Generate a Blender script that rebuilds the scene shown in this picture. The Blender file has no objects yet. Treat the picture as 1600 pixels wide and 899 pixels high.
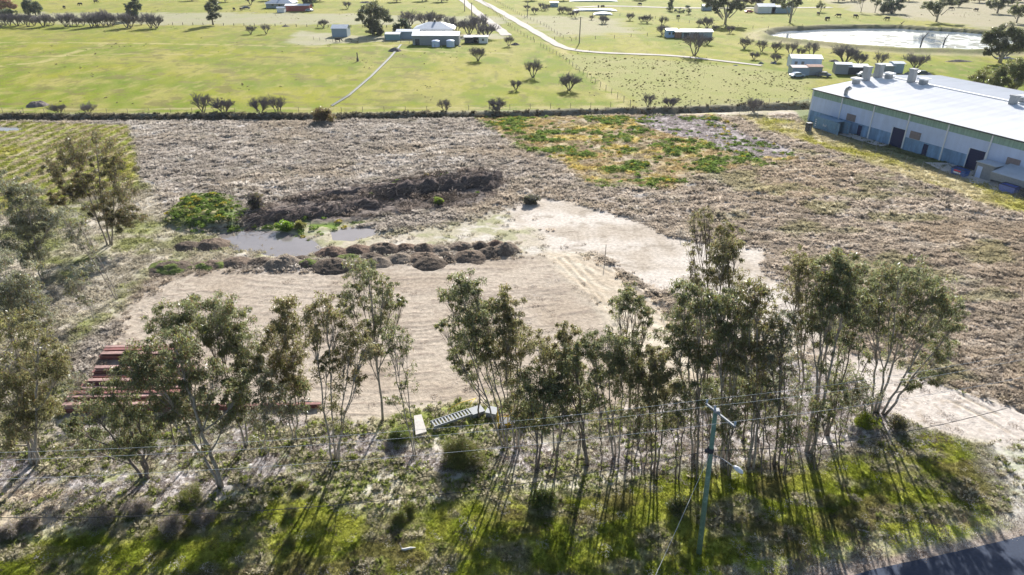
import bpy, math, random
import numpy as np
from mathutils import Vector, Matrix

# ------------------------------------------------------------------ camera, sky, sun, exposure
SC = bpy.context.scene
COL = SC.collection
CAM_H, PITCH, F = 38.0, math.radians(27.5), 1067.0
cam_d = bpy.data.cameras.new("camera"); cam = bpy.data.objects.new("camera", cam_d); COL.objects.link(cam)
cam_d.sensor_width = 36; cam_d.lens = 36 * F / 1600
cam_d.clip_start = 0.5; cam_d.clip_end = 12000
cam.location = (0, 0, CAM_H); cam.rotation_euler = (math.pi / 2 - PITCH, 0, 0)
SC.camera = cam
SUN_AZ, SUN_EL = math.radians(10.0), math.radians(28.0)      # azimuth to the right of straight ahead
W = bpy.data.worlds.new("World"); SC.world = W; W.use_nodes = True
wn = W.node_tree; bg = wn.nodes['Background']
sky = wn.nodes.new('ShaderNodeTexSky'); sky.sky_type = 'NISHITA'; sky.sun_disc = False
sky.sun_elevation = SUN_EL; sky.sun_rotation = SUN_AZ; sky.air_density = 1.0; sky.dust_density = 1.5; sky.altitude = 150
wn.links.new(sky.outputs[0], bg.inputs[0]); bg.inputs[1].default_value = 0.075
sl = bpy.data.lights.new("sun", 'SUN'); sl.energy = 4.9; sl.angle = math.radians(0.5); sl.color = (1.0, 0.96, 0.91)
sun = bpy.data.objects.new("sun", sl); COL.objects.link(sun)
SD = Vector((math.sin(SUN_AZ) * math.cos(SUN_EL), math.cos(SUN_AZ) * math.cos(SUN_EL), math.sin(SUN_EL)))
sun.rotation_euler = SD.to_track_quat('Z', 'Y').to_euler()
SC.view_settings.view_transform = 'Standard'; SC.view_settings.look = 'None'
SC.view_settings.exposure = 1.06; SC.view_settings.gamma = 1.0; SC.view_settings.use_curve_mapping = False

# ------------------------------------------------------------------ photo pixel -> place in the world
cp, sp = math.cos(PITCH), math.sin(PITCH)
def ray(x, y): return (x - 800.0, F * cp + (449.5 - y) * sp, -F * sp + (449.5 - y) * cp)
def at(x, y, z=0.0):
    d = ray(x, y); t = (z - CAM_H) / d[2]; return (d[0] * t, d[1] * t, z)
def aty(x, y, Y):
    d = ray(x, y); t = Y / d[1]; return (d[0] * t, Y, CAM_H + d[2] * t)
def depth(Y, Z): return cp * Y - sp * (Z - CAM_H)

# ------------------------------------------------------------------ noise
def _h(ix, iy, s):
    n = (ix * 374761393 + iy * 668265263 + s * 974634777) & 0xffffffff
    n = ((n ^ (n >> 13)) * 1274126177) & 0xffffffff
    n = ((n ^ (n >> 16)) * 2246822519) & 0xffffffff
    return ((n ^ (n >> 15)) & 0xffffff) / float(0xffffff)
def vn(x, y, s=0):
    ix = np.floor(x).astype(np.int64); iy = np.floor(y).astype(np.int64)
    fx = x - ix; fy = y - iy; fx = fx * fx * (3 - 2 * fx); fy = fy * fy * (3 - 2 * fy)
    a = _h(ix, iy, s); b = _h(ix + 1, iy, s); c = _h(ix, iy + 1, s); d = _h(ix + 1, iy + 1, s)
    return (a * (1 - fx) + b * fx) * (1 - fy) + (c * (1 - fx) + d * fx) * fy
def fbm(x, y, s=0, o=3):
    r = 0; a = 0.5; t = 0
    for k in range(o):
        r = r + a * vn(x * (2 ** k) + 17.3 * k, y * (2 ** k) - 9.1 * k, s + k); t += a; a *= 0.5
    return r / t
def sst(a, b, v):
    t = np.clip((v - a) / (b - a), 0, 1); return t * t * (3 - 2 * t)

# ------------------------------------------------------------------ zones of the ground (world polygons)
def wpoly(pts): return np.array([at(*p)[:2] for p in pts])
def sdist(X, Y, P):
    d2 = np.full(X.shape, 1e18); ins = np.zeros(X.shape, bool); n = len(P)
    for i in range(n):
        ax, ay = P[i]; bx, by = P[(i + 1) % n]; ex, ey = bx - ax, by - ay
        t = np.clip(((X - ax) * ex + (Y - ay) * ey) / (ex * ex + ey * ey + 1e-9), 0, 1)
        d2 = np.minimum(d2, (X - ax - t * ex) ** 2 + (Y - ay - t * ey) ** 2)
        c = ((ay > Y) != (by > Y)) & (X < (bx - ax) * (Y - ay) / (by - ay + 1e-12) + ax)
        ins ^= c
    d = np.sqrt(d2); return np.where(ins, d, -d)
def ldist(X, Y, P):
    d2 = np.full(X.shape, 1e18); sg = np.zeros(X.shape)
    for i in range(len(P) - 1):
        ax, ay = P[i]; bx, by = P[i + 1]; ex, ey = bx - ax, by - ay; L = math.hypot(ex, ey)
        t = np.clip(((X - ax) * ex + (Y - ay) * ey) / (L * L), 0, 1)
        q = (X - ax - t * ex) ** 2 + (Y - ay - t * ey) ** 2
        s = ((X - ax) * -ey + (Y - ay) * ex) / L
        m = q < d2; d2 = np.where(m, q, d2); sg = np.where(m, np.sign(s), sg)
    return np.sqrt(d2) * sg
PX = dict(
 fieldD=[(-90,190),(203,195),(212,240),(220,300),(150,332),(60,348),(-90,345)],
 scrub=[(-120,335),(60,335),(120,318),(222,290),(270,330),(345,362),(500,395),(240,440),(180,500),(110,570),(60,700),(-160,780)],
 pad=[(235,432),(330,420),(440,420),(520,426),(600,414),(700,408),(800,400),(850,402),(900,430),(960,480),(1010,540),(1050,610),(1000,650),(900,655),(760,640),(680,640),(600,655),(480,668),(330,690),(60,700),(100,640),(150,560),(175,500)],
 tracks=[(850,396),(930,402),(1010,460),(1070,530),(1120,620),(1010,600),(945,500)],
 white=[(790,330),(850,314),(905,318),(950,335),(1010,350),(1060,372),(1130,385),(1190,392),(1200,425),(1250,470),(1310,545),(1200,580),(1110,500),(1060,470),(1000,445),(940,400),(860,385),(820,350)],
 sand=[(262,378),(345,368),(500,360),(600,365),(700,348),(790,330),(850,350),(935,402),(820,405),(700,382),(520,405),(330,422),(240,412)],
 drive=[(1240,520),(1320,552),(1400,572),(1480,600),(1600,640),(1760,680),(1760,840),(1640,860),(1575,775),(1500,700),(1390,650),(1320,610)],
 litter=[(-160,700),(60,690),(150,665),(400,655),(560,665),(640,700),(760,690),(860,655),(1000,635),(1150,590),(1230,560),(1330,600),(1400,650),(1490,690),(1420,725),(1200,745),(1000,750),(860,755),(700,745),(560,735),(400,765),(250,790),(100,805),(-160,850)],
 verge=[(-300,875),(100,845),(300,800),(480,770),(600,800),(760,765),(900,765),(1000,745),(1150,725),(1300,705),(1450,672),(1545,700),(1575,770),(1530,835),(1400,880),(1200,930),(800,1060),(-400,1100)],
 bare=[(-70,775),(100,757),(125,775),(90,808),(20,828),(-80,832)],
 graveled=[(1530,690),(1800,680),(1850,900),(1620,850),(1570,790)],
 rstraw=[(1380,548),(1470,606),(1600,656),(1800,730),(2000,600),(1900,420),(1400,440)],
 weeds=[(745,182),(900,179),(1000,184),(1110,178),(1190,222),(1235,250),(1120,272),(1050,292),(930,287),(890,258),(810,228)],
 grey=[(985,184),(1100,180),(1180,212),(1240,242),(1170,256),(1100,222),(1010,203)],
 mound=[(262,345),(300,312),(350,312),(380,335),(372,360),(300,362)],
 debris=[(368,342),(470,306),(600,288),(755,264),(795,292),(740,322),(640,335),(560,348),(500,360),(380,364)],
 wetgreen=[(300,368),(420,352),(520,350),(600,345),(520,362),(490,378),(498,396),(470,372),(400,362)],
 pud1=[(342,366),(375,361),(430,363),(470,372),(488,380),(497,392),(470,399),(430,397),(400,390),(372,388),(350,379)],
 pud2=[(520,363),(545,356),(582,357),(583,366),(550,375),(525,373)],
 pud3=[(-60,199),(25,198.4),(33,201),(26,204),(-60,205)],
 pond=[(1207,55),(1225,48.5),(1300,44.5),(1400,44),(1500,50),(1560,54),(1640,60),(1640,80),(1530,80),(1420,78),(1340,73),(1260,65),(1215,60)],
 tuss=[(872,84),(1000,92),(1180,105),(1270,122),(1262,164),(1000,166)],
 greyfar=[(-200,19),(520,21),(640,24),(800,26),(800,36),(640,38),(300,39),(-200,33)],
 beige=[(800,24),(900,26),(960,30),(1000,52),(860,56)],
 yard=[(440,66),(470,48),(560,56),(780,53),(800,60),(560,66),(480,72)],
 wareh=[(1235,160),(1262,155),(1420,140),(1900,200),(1900,380),(1720,345),(1500,285),(1370,245),(1262,206)],
 edge=[(1150,180),(1240,190),(1370,236),(1500,278),(1720,345),(1720,372),(1480,300),(1350,252),(1200,205)],
 farR=[(1290,0),(1800,0),(1800,45),(1560,46),(1480,36),(1340,20)],
)
WP = {k: wpoly(v) for k, v in PX.items()}
DITCH = [at(*q)[:2] for q in [(-500,190),(0,184),(500,183),(800,178.5),(1060,172),(1270,165),(1700,150)]]
POND_C = WP['pond']
TRK = [[at(*q)[:2] for q in l] for l in [
  [(872,405),(915,450),(950,500),(985,560)],[(884,403),(930,455),(960,510),(1000,575)],
  [(930,415),(980,440),(1050,478),(1075,500)],[(905,404),(912,418),(930,440)],[(960,420),(1010,475),(1060,540)],
  [(1480,625),(1530,650),(1600,690),(1700,760)],[(1500,618),(1560,650),(1640,700)],[(1470,600),(1560,630),(1700,690)]]]
STEM_AREA = []
def Z(X, Y):
    N = X.shape; R = {}
    big = fbm(X / 22, Y / 22, 11); med = fbm(X / 5, Y / 5, 21); sm = fbm(X / 1.3, Y / 1.1, 31); fine = fbm(X / .35, Y / .35, 41, 2)
    wv = (fbm(X / 6, Y / 6, 51, 4) - .5) * 2
    scale = np.clip(Y / 80.0, 0.4, 4)
    def m(k, soft=.6, warp=1.6):
        P = WP[k]; r = np.zeros(N); mg = soft + warp * 4 + 3
        b = (X > P[:, 0].min() - mg) & (X < P[:, 0].max() + mg) & (Y > P[:, 1].min() - mg) & (Y < P[:, 1].max() + mg)
        if b.any():
            d = sdist(X[b], Y[b], P) + warp * wv[b]; r[b] = sst(-soft, soft, d)
        return r
    def C(*c): return np.array(c)[None, :]
    def mixc(a, c, w): return a + (c - a) * w[:, None]
    def var(a, c, t): return a + (c - a) * t[:, None]
    # dry straw everywhere between the belt and the far ditch
    st = var(C(.345,.305,.262), C(.475,.43,.38), sst(.3, .7, sm * .6 + med * .4))
    st = var(st, C(.41,.345,.265), sst(.5, .75, fbm(X / 16, Y / 10, 61)) * .55)
    st = var(st, C(.27,.25,.19), sst(.62, .8, fbm(X / 2.2, Y / 1.6, 71)) * .5)
    st = var(st, C(.60,.57,.53), sst(.6, .8, fbm(X / 5, Y / 2.5, 72)) * .6)
    st = st * (1 + sst(-20, 40, X)[:, None] * (np.array([.05, .0, -.07])[None, :]))
    st = var(st, C(.30,.29,.13), sst(.60, .72, fbm(X / 8, Y / 5, 74, 4)) * .5 * sst(20, 40, X))
    col = st
    hum = fbm(X / 1.9, Y / 1.3, 81, 3)
    h_straw = sst(.34, .8, hum) * .29 + (sm - .5) * .2 + sst(.5, .8, fbm(X / 6, Y / 4, 83)) * .18
    h = h_straw.copy(); straw = np.ones(N)
    lay = {}
    def put(k, c, hh=None, soft=.6, warp=1.6, amount=1.0):
        nonlocal col, h, straw
        w = m(k, soft, warp) * amount; lay[k] = w
        col = mixc(col, c, w)
        if hh is not None: h = h * (1 - w) + hh * w
        straw = straw * (1 - w); return w
    # paddocks beyond the ditch
    dd = ldist(X, Y, DITCH)
    far = sst(-1, 1.5, dd)
    g = var(C(.13,.19,.004), C(.235,.245,.02), sst(.3, .7, big * .5 + fbm(X / 9, Y / 14, 91) * .5))
    g = var(g, C(.11,.175,.008), sst(.55, .75, fbm(X / 30, Y / 18, 93)) * .7)
    g = var(g, C(.31,.28,.12), sst(.50, .74, fbm(X / 12 + Y / 40, Y / 20, 95, 4)) * .65)
    g = var(g, C(.19,.19,.07), sst(.5, .8, sm) * .5)
    g = var(g, C(.34,.30,.17), sst(.5, .75, fbm(X / 2.5, Y / 5, 97, 4)) * .5)
    g = var(g, C(.15,.135,.07), sst(.62, .70, fbm(X / 7 + Y / 11, Y / 4, 98, 5)) * .75 * sst(-10, -40, X)); g = var(g, C(.15,.14,.06), sst(.64, .72, fbm(X / 1.6, Y / 3, 94, 3)) * .6)
    g = mixc(g, C(.26,.26,.10), sst(200, 380, Y) * .4)
    # faint diagonal mowing lines in the near left paddock
    mow = (np.sin((X * .8 + Y * .35) * 1.1 + wv) * .5 + .5) * sst(-20, -40, X) * sst(240, 200, Y)
    mow = mow * sst(.35, .65, fbm(X / 9, Y / 25, 99, 3)); g = var(g, C(.36,.33,.18), mow * .2)
    for T_, w_ in (([(-200,66),(0,67),(170,67),(330,70),(480,73),(620,71)], 1.8), ([(170,67),(60,98),(-150,118)], 2.2), ([(0,171),(520,170),(980,166)], 1.2), ([(860,66),(905,100),(975,165)], 2.6), ([(0,90),(200,84),(330,86)], 1.0), ([(560,62),(640,80),(800,84)], 1.2)):
        dl = np.abs(ldist(X, Y, [at(*q)[:2] for q in T_]) + wv * 1.5); g = var(g, C(.38,.34,.24), sst(w_ * 1.3, w_ * .2, dl) * sst(.3, .55, fbm(X / 3, Y / 3, 96)) * .8)
    g = g * np.array([.98, .95, .55])[None, :]
    col = mixc(col, g, far); h = h * (1 - far) + far * ((med - .5) * .08 - .03); straw = straw * (1 - far)
    lay['far'] = far
    put('greyfar', var(C(.34,.30,.24), C(.28,.29,.16), med), soft=4, warp=8, amount=.75)
    put('beige', var(C(.34,.29,.21), C(.27,.27,.14), med), soft=6, warp=8, amount=.8)
    put('farR', var(C(.35,.30,.23), C(.29,.26,.17), med), soft=8, warp=12, amount=.8)
    put('tuss', var(C(.21,.23,.05), C(.28,.26,.10), med), soft=2, warp=3)
    put('yard', var(C(.38,.34,.27), C(.30,.29,.16), med), soft=2, warp=4, amount=.8)
    # near zones
    bw = sst(55, 51, Y + wv * 2.0 - np.clip(X - 20, 0, 40) * .3); bw = bw * (1 - m('rstraw', 1.0, 1.0)); bc = var(C(.47,.43,.33), C(.60,.56,.46), sst(.35, .65, sm)); bc = var(bc, C(.23,.26,.07), sst(.5, .62, fbm(X / 2.6, Y / 2.2, 411, 3)))
    col = mixc(col, bc, bw); h = h * (1 - bw) + sm * .16 * bw; straw = straw * (1 - bw); lay['belt'] = bw
    rows = np.sin(X * 2.1 + wv * .8) * .5 + .5
    fd = var(C(.25,.27,.055), C(.40,.34,.22), sst(.35, .8, rows * .5 + sm * .6))
    fd = var(fd, C(.35,.34,.05), sst(.5, .8, fbm(X / 10, Y / 10, 101)) * .6)
    put('fieldD', fd, sm * .22, soft=.8, warp=1.2)
    sb = var(C(.40,.36,.28), C(.27,.28,.12), sst(.4, .65, med))
    sb = var(sb, C(.52,.47,.39), sst(.5, .75, fbm(X / 2, Y / 2, 111)) * .7)
    put('scrub', sb, sm * .28, soft=1.5, warp=2.5)
    wt = fbm(X / 4.5, Y / 3.2, 121, 4); w2 = fbm(X / 6, Y / 4, 125, 3)
    wd = var(C(.38,.31,.22), C(.44,.33,.16), sst(.35, .65, w2))
    wd = var(wd, C(.50,.39,.10), sst(.54, .68, fbm(X / 5, Y / 3.5, 127, 4)) * .85)
    wd = var(wd, C(.30,.27,.15), sst(.5, .7, sm) * .6)
    gw = sst(.54, .62, wt)
    wd = var(wd, C(.20,.27,.06), gw * .8)
    put('weeds', wd, sm * .4 + gw * .1, soft=1.5, warp=3)
    R['weedgreen'] = gw * lay['weeds']
    put('grey', C(.36,.32,.31) * (0.85 + .3 * sm[:, None]), sm * .1, soft=1, warp=3)
    put('wareh', var(C(.19,.20,.09), C(.14,.17,.07), med), sm * .06, soft=.6, warp=.8)  # grass by the warehouse, colour darkened for the building's shadow
    put('edge', var(C(.36,.34,.08), C(.48,.42,.25), sst(.35, .65, med)), sm * .2, soft=1.2, warp=1.5)
    put('debris', var(C(.11,.088,.08), C(.27,.225,.19), fbm(X / 1.2, Y / .8, 133, 4)), fbm(X / 1.1, Y / 1.1, 134, 4) * .7, soft=1.0, warp=2.0)
    put('wetgreen', var(C(.16,.24,.04), C(.38,.35,.22), sst(.45, .6, sm)), sm * .25, soft=.8, warp=1.0)
    put('mound', var(C(.10,.15,.03), C(.26,.24,.12), sst(.4, .6, sm)), .7 + sm * 1.0, soft=1.6, warp=.8)
    sd = var(C(.43,.38,.30), C(.37,.335,.24), sst(.4, .7, med))
    sd = var(sd, C(.25,.26,.12), sst(.52, .62, fbm(X / 2.2, Y / 2, 131, 4)) * .6)
    sd = var(sd, C(.52,.48,.42), sst(.55, .68, fbm(X / 3.2, Y / 2, 132, 4)) * .8)
    put('sand', sd, sm * .12, soft=2.0, warp=3.0)
    cv = Y + wv * .8 - (X + 12) ** 2 * .005; ln = fbm(X / 14, cv / .26, 143, 4) * .6 + fbm((X + Y) / 5, (Y - X * .3) / .5, 145, 3) * .4
    pd = var(C(.345,.285,.22), C(.41,.35,.28), sst(.3, .7, med))
    pd = var(pd, C(.25,.205,.165), sst(.50, .68, ln) * .65)
    pd = var(pd, C(.24,.19,.15), sst(.66, .74, fbm(X / .9, Y / .35, 144, 3)) * .55)
    pd = var(pd, C(.40,.34,.28), sst(.6, .8, big) * .4)
    put('pad', pd, sst(.45, .75, ln) * .06 + fine * .06, soft=1.4, warp=2.2)
    put('tracks', var(C(.44,.37,.28), C(.52,.46,.36), sst(.4, .6, fbm((X + Y) / 1.2, (Y - X) / 9, 151))), fine * .08 + fbm((X + Y * .75) / .7, (Y - X) / 9, 152) * .16, soft=1.2, warp=1.0)
    wh = var(C(.52,.47,.41), C(.40,.345,.28), sst(.45, .7, med))
    wh = var(wh, C(.27,.23,.18), sst(.60, .75, fbm(X / 1.8, Y / 1.2, 161, 4)) * .7)
    put('white', wh, fine * .05, soft=1.2, warp=2.6)
    dr = var(C(.51,.455,.40), C(.42,.36,.30), sst(.4, .7, med))
    dr = var(dr, C(.34,.28,.22), sst(.66, .75, fbm(X / .8, Y / .8, 171, 3)) * .6)
    put('drive', dr, fine * .05, soft=.7, warp=1.0)
    lt = var(C(.37,.335,.31), C(.56,.52,.50), sst(.35, .6, fine))
    lt = var(lt, C(.17,.14,.12), sst(.55, .7, fbm(X / .22, Y / .22, 181, 2)) * .75)
    lt = var(lt, C(.26,.27,.10), sst(.55, .75, med) * .7 * sst(12, 0, X))
    lt = var(lt, C(.24,.27,.06), sst(.55, .62, fbm(X / 3, Y / 3, 183)) * .6 * sst(8, -4, X))
    put('litter', lt, fine * .1 + sm * .12, soft=1.0, warp=1.5)
    vg = var(C(.25,.29,.035), C(.40,.41,.08), sst(.35, .7, sm))
    vg = var(vg, C(.44,.40,.26), sst(.50, .66, fbm(X / 2.5, Y / 1.6, 191)) * .75)
    vg = var(vg, C(.22,.17,.10), sst(.60, .70, fbm(X / 4, Y / 2.6, 193)) * .6)
    put('verge', vg, sm * .10, soft=1.0, warp=1.6)
    put('bare', var(C(.60,.50,.36), C(.48,.41,.29), sst(.4, .7, med)), fine * .06, soft=.5, warp=.7)
    put('graveled', var(C(.52,.49,.43), C(.40,.40,.30), sst(.4, .6, sm)), fine * .06, soft=1.5, warp=1.5)
    # tyre tracks pressed in the soft soil
    for T in TRK:
        d = np.abs(ldist(X, Y, T) + wv * .25)
        w = sst(.32, .1, d) * sst(.35, .55, fbm(X / 1.5, Y / 1.5, 211, 3)); h = h - w * .07 * (Y < 110); h = h + sst(.35, .1, np.abs(d - .45)) * .03 * (Y < 110); col = mixc(col, C(.36,.30,.22), w * .6)
    # grassy bank along the ditch, the shade on its near face painted dark
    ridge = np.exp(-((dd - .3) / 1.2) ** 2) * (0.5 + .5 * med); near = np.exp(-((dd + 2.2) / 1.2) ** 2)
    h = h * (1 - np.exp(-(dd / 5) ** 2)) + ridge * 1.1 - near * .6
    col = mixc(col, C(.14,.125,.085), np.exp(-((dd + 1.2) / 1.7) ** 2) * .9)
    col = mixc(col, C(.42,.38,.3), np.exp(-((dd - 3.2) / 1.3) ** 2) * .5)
    R['ditch'] = np.exp(-((dd + .9) / 1.6) ** 2)
    # road shoulder
    q = (Y - (25.95 + .244 * X)) / 1.03
    sh = sst(1.7, .5, q + wv * .7)
    col = mixc(col, var(C(.27,.21,.17), C(.36,.31,.26), fine), sh); h = h * sst(.4, 3.5, q) - .02 * sh
    straw = straw * (1 - sh)
    # water bodies sit in hollows
    for k, dp in (('pud1', .35), ('pud2', .3), ('pud3', .4)):
        P = WP[k]; b = (np.abs(X - P[:, 0].mean()) < 40) & (np.abs(Y - P[:, 1].mean()) < 25)
        if b.any():
            d = sdist(X[b], Y[b], P) + wv[b] * .5; w = sst(-1.2, .9, d)
            h[b] = h[b] * (1 - sst(-2.5, 0, d)) - dp * w; col[b] = mixc(col[b], C(.30,.25,.18), w * .8); straw[b] *= 1 - sst(-1.5, 0, d)
            R.setdefault('wet', np.zeros(N)); R['wet'][b] += w
    P = WP['pond']; b = (X > 90) & (Y > 190)
    if b.any():
        d = sdist(X[b], Y[b], P) + wv[b] * 1.5
        rim = np.exp(-((d + 4) / 2.6) ** 2); w = sst(-3, 2, d)
        h[b] = h[b] + rim * 1.3 - w * 1.6
        col[b] = mixc(col[b], C(.13,.12,.09), np.exp(-((d + 1.5) / 2.5) ** 2) * .85)
        col[b] = mixc(col[b], C(.46,.38,.30), np.exp(-((d + 8) / 4) ** 2) * .4)
    # hills far behind
    h = h + sst(900, 3500, Y) * (fbm(X / 900, Y / 900, 201) * 130)
    R.update(col=np.clip(col, 0, 1), h=h, straw=np.clip(straw, 0, 1), lay=lay, med=med, sm=sm, big=big)
    return R
def hz(x, y):
    r = Z(np.array([float(x)]), np.array([float(y)])); return float(r['h'][0])

# ------------------------------------------------------------------ materials
def mat(name, rgb=(.5,.5,.5), rough=.7, metal=0, var=0.15, scale=3.0, bump=0.0, bscale=20, attr=None, inst=None, trans=0, spec=.3, coords='obj', var2=None):
    M = bpy.data.materials.new(name); M.use_nodes = True; nt = M.node_tree; N = nt.nodes; L = nt.links
    P = N['Principled BSDF']; P.inputs['Roughness'].default_value = rough; P.inputs['Metallic'].default_value = metal
    P.inputs['Specular IOR Level'].default_value = spec
    g = N.new('ShaderNodeNewGeometry')
    tc = N.new('ShaderNodeTexCoord')
    pos = g.outputs['Position'] if coords == 'world' else tc.outputs['Object']
    nz = N.new('ShaderNodeTexNoise'); nz.inputs['Scale'].default_value = scale; nz.inputs['Detail'].default_value = 5; nz.inputs['Roughness'].default_value = .65
    L.new(pos, nz.inputs['Vector'])
    mr = N.new('ShaderNodeMapRange'); mr.inputs[1].default_value = .3; mr.inputs[2].default_value = .7
    mr.inputs[3].default_value = 1 - var; mr.inputs[4].default_value = 1 + var; L.new(nz.outputs[0], mr.inputs[0])
    if attr or inst:
        a = N.new('ShaderNodeAttribute'); a.attribute_name = attr or inst; a.attribute_type = 'GEOMETRY' if attr else 'INSTANCER'; c = a.outputs['Color']
    else:
        r = N.new('ShaderNodeRGB'); r.outputs[0].default_value = (*rgb, 1); c = r.outputs[0]
    if var2:
        n2 = N.new('ShaderNodeTexNoise'); n2.inputs['Scale'].default_value = var2[1]; n2.inputs['Detail'].default_value = 4; L.new(pos, n2.inputs['Vector'])
        m2 = N.new('ShaderNodeMapRange'); m2.inputs[1].default_value = var2[2]; m2.inputs[2].default_value = var2[2] + .15; L.new(n2.outputs[0], m2.inputs[0])
        mx = N.new('ShaderNodeMix'); mx.data_type = 'RGBA'; L.new(m2.outputs[0], mx.inputs[0]); L.new(c, mx.inputs[6]); mx.inputs[7].default_value = (*var2[0], 1); c = mx.outputs[2]
    vm = N.new('ShaderNodeVectorMath'); vm.operation = 'SCALE'; L.new(c, vm.inputs[0]); L.new(mr.outputs[0], vm.inputs[3])
    L.new(vm.outputs[0], P.inputs['Base Color'])
    if bump:
        nb = N.new('ShaderNodeTexNoise'); nb.inputs['Scale'].default_value = bscale; nb.inputs['Detail'].default_value = 4; L.new(pos, nb.inputs['Vector'])
        b = N.new('ShaderNodeBump'); b.inputs['Strength'].default_value = min(1, bump); b.inputs['Distance'].default_value = bump * .2; L.new(nb.outputs[0], b.inputs['Height']); L.new(b.outputs[0], P.inputs['Normal'])
    if trans:
        t = N.new('ShaderNodeBsdfTranslucent'); L.new(vm.outputs[0], t.inputs['Color'])
        ms = N.new('ShaderNodeMixShader'); ms.inputs[0].default_value = trans
        L.new(P.outputs[0], ms.inputs[1]); L.new(t.outputs[0], ms.inputs[2]); L.new(ms.outputs[0], N['Material Output'].inputs['Surface'])
    return M
M_ground = mat('ground_soil_and_grass', attr='albedo', rough=.95, var=.28, scale=2.2, bump=.5, bscale=7, coords='world', spec=.1)
M_tuft = mat('dry_grass_blades', inst='col', rough=.8, var=.2, scale=1.5, coords='world', trans=.5, spec=.15)
M_leaf = mat('gum_leaves', attr='tint', rough=.38, var=.1, scale=2, trans=.55, spec=.55)
M_bark = mat('gum_bark', rgb=(.34,.30,.26), rough=.8, var=.35, scale=5, bump=.3, bscale=14, var2=((.20,.16,.13), 1.6, .52))
M_barkdark = mat('rough_bark', rgb=(.17,.14,.12), rough=.9, var=.35, scale=5, bump=.3, bscale=14)
M_twig = mat('bare_twigs', rgb=(.19,.165,.17), rough=.9, var=.2, scale=1)
M_soil = mat('heaped_soil', attr='tint', rough=.95, var=.5, scale=5, bump=1, bscale=9, spec=.1)
M_white = mat('white_paint', rgb=(.74,.75,.76), rough=.5, var=.05, scale=1)
M_dark = mat('dark_metal', rgb=(.05,.055,.065), rough=.6, var=.2)
M_galv = mat('galvanised_steel', rgb=(.27,.285,.30), rough=.65, metal=.0, var=.12, scale=4)
M_wood = mat('weathered_timber', rgb=(.25,.22,.19), rough=.9, var=.3, scale=4)
M_rust = mat('rusty_iron', rgb=(.30,.17,.12), rough=.85, var=.35, scale=2)
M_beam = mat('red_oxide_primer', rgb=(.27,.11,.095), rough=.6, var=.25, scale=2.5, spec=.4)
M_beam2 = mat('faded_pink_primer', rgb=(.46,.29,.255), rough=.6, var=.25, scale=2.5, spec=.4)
M_conc = mat('concrete', rgb=(.50,.47,.43), rough=.9, var=.15, scale=3, bump=.1, bscale=20)
M_water = mat('muddy_water', rgb=(.20,.18,.17), rough=.04, var=.1, scale=.3, spec=.7)
M_pondw = mat('pond_water', rgb=(.22,.27,.33), rough=.08, var=.25, scale=.05, spec=.35)
M_asph = mat('asphalt', rgb=(.028,.042,.075), rough=.75, var=.25, scale=6, bump=.1, bscale=60, coords='world')
M_grav = mat('pale_gravel', rgb=(.42,.385,.335), rough=.95, var=.15, scale=.6, coords='world')
M_pole = mat('green_treated_timber', rgb=(.16,.25,.185), rough=.75, var=.25, scale=3, var2=((.25,.33,.27), 3, .58))
M_wire = mat('aluminium_wire', rgb=(.62,.62,.60), rough=.4, var=.05)
M_wired = mat('black_cable', rgb=(.06,.06,.06), rough=.6, var=.05)
M_yel = mat('yellow_paint', rgb=(.62,.42,.04), rough=.5, var=.2)
M_glass = mat('dark_window_glass', rgb=(.05,.07,.09), rough=.1, var=.1, spec=.8)
M_blue = mat('blue_paint', rgb=(.06,.13,.36), rough=.5, var=.15)
M_cont = mat('container_blue_steel', rgb=(.16,.28,.40), rough=.6, var=.2, var2=((.25,.2,.17), 2, .66))
M_red = mat('barn_red_paint', rgb=(.30,.07,.06), rough=.6, var=.2)
M_greyroof = mat('grey_corrugated_roof', rgb=(.45,.50,.56), rough=.45, var=.1, scale=1)
M_shedblue = mat('blue_grey_cladding', rgb=(.28,.35,.42), rough=.6, var=.1)
M_cow = mat('black_hide', rgb=(.03,.025,.022), rough=.8, var=.2)
M_wallw = mat('warehouse_white_panel_skylit', rgb=(.55,.64,.84), rough=.6, var=.05, scale=.6)  # white panels, the blue of skylit shade mixed into their colour
M_wallb = mat('warehouse_blockwork_skylit', rgb=(.20,.33,.50), rough=.8, var=.12, scale=1.2)  # lower wall, its blue deepened to carry the skylit shade
M_wallg = mat('translucent_green_sheeting', rgb=(.30,.44,.37), rough=.5, var=.1, scale=1.2)
M_roofw = mat('pale_zincalume_roof', rgb=(.80,.80,.80), rough=.5, metal=.0, var=.04, scale=.15, spec=.5, var2=((.70,.69,.68), .12, .55))
M_door = mat('navy_door', rgb=(.02,.03,.09), rough=.5, var=.1)
M_louv = mat('brown_louvre', rgb=(.26,.22,.22), rough=.7, var=.15)

def streak(M, sc, lo, hi):
    nt = M.node_tree; N = nt.nodes; L = nt.links; P = N['Principled BSDF']; src = P.inputs['Base Color'].links[0].from_socket
    tc = N.new('ShaderNodeTexCoord'); vm = N.new('ShaderNodeVectorMath'); vm.operation = 'MULTIPLY'; vm.inputs[1].default_value = sc; L.new(tc.outputs['Object'], vm.inputs[0])
    nz = N.new('ShaderNodeTexNoise'); nz.inputs['Scale'].default_value = 1; nz.inputs['Detail'].default_value = 6; L.new(vm.outputs[0], nz.inputs['Vector'])
    mr = N.new('ShaderNodeMapRange'); mr.inputs[1].default_value = .38; mr.inputs[2].default_value = .66; mr.inputs[3].default_value = lo; mr.inputs[4].default_value = hi; L.new(nz.outputs[0], mr.inputs[0])
    v2 = N.new('ShaderNodeVectorMath'); v2.operation = 'SCALE'; L.new(src, v2.inputs[0]); L.new(mr.outputs[0], v2.inputs[3]); L.new(v2.outputs[0], P.inputs['Base Color'])
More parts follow.
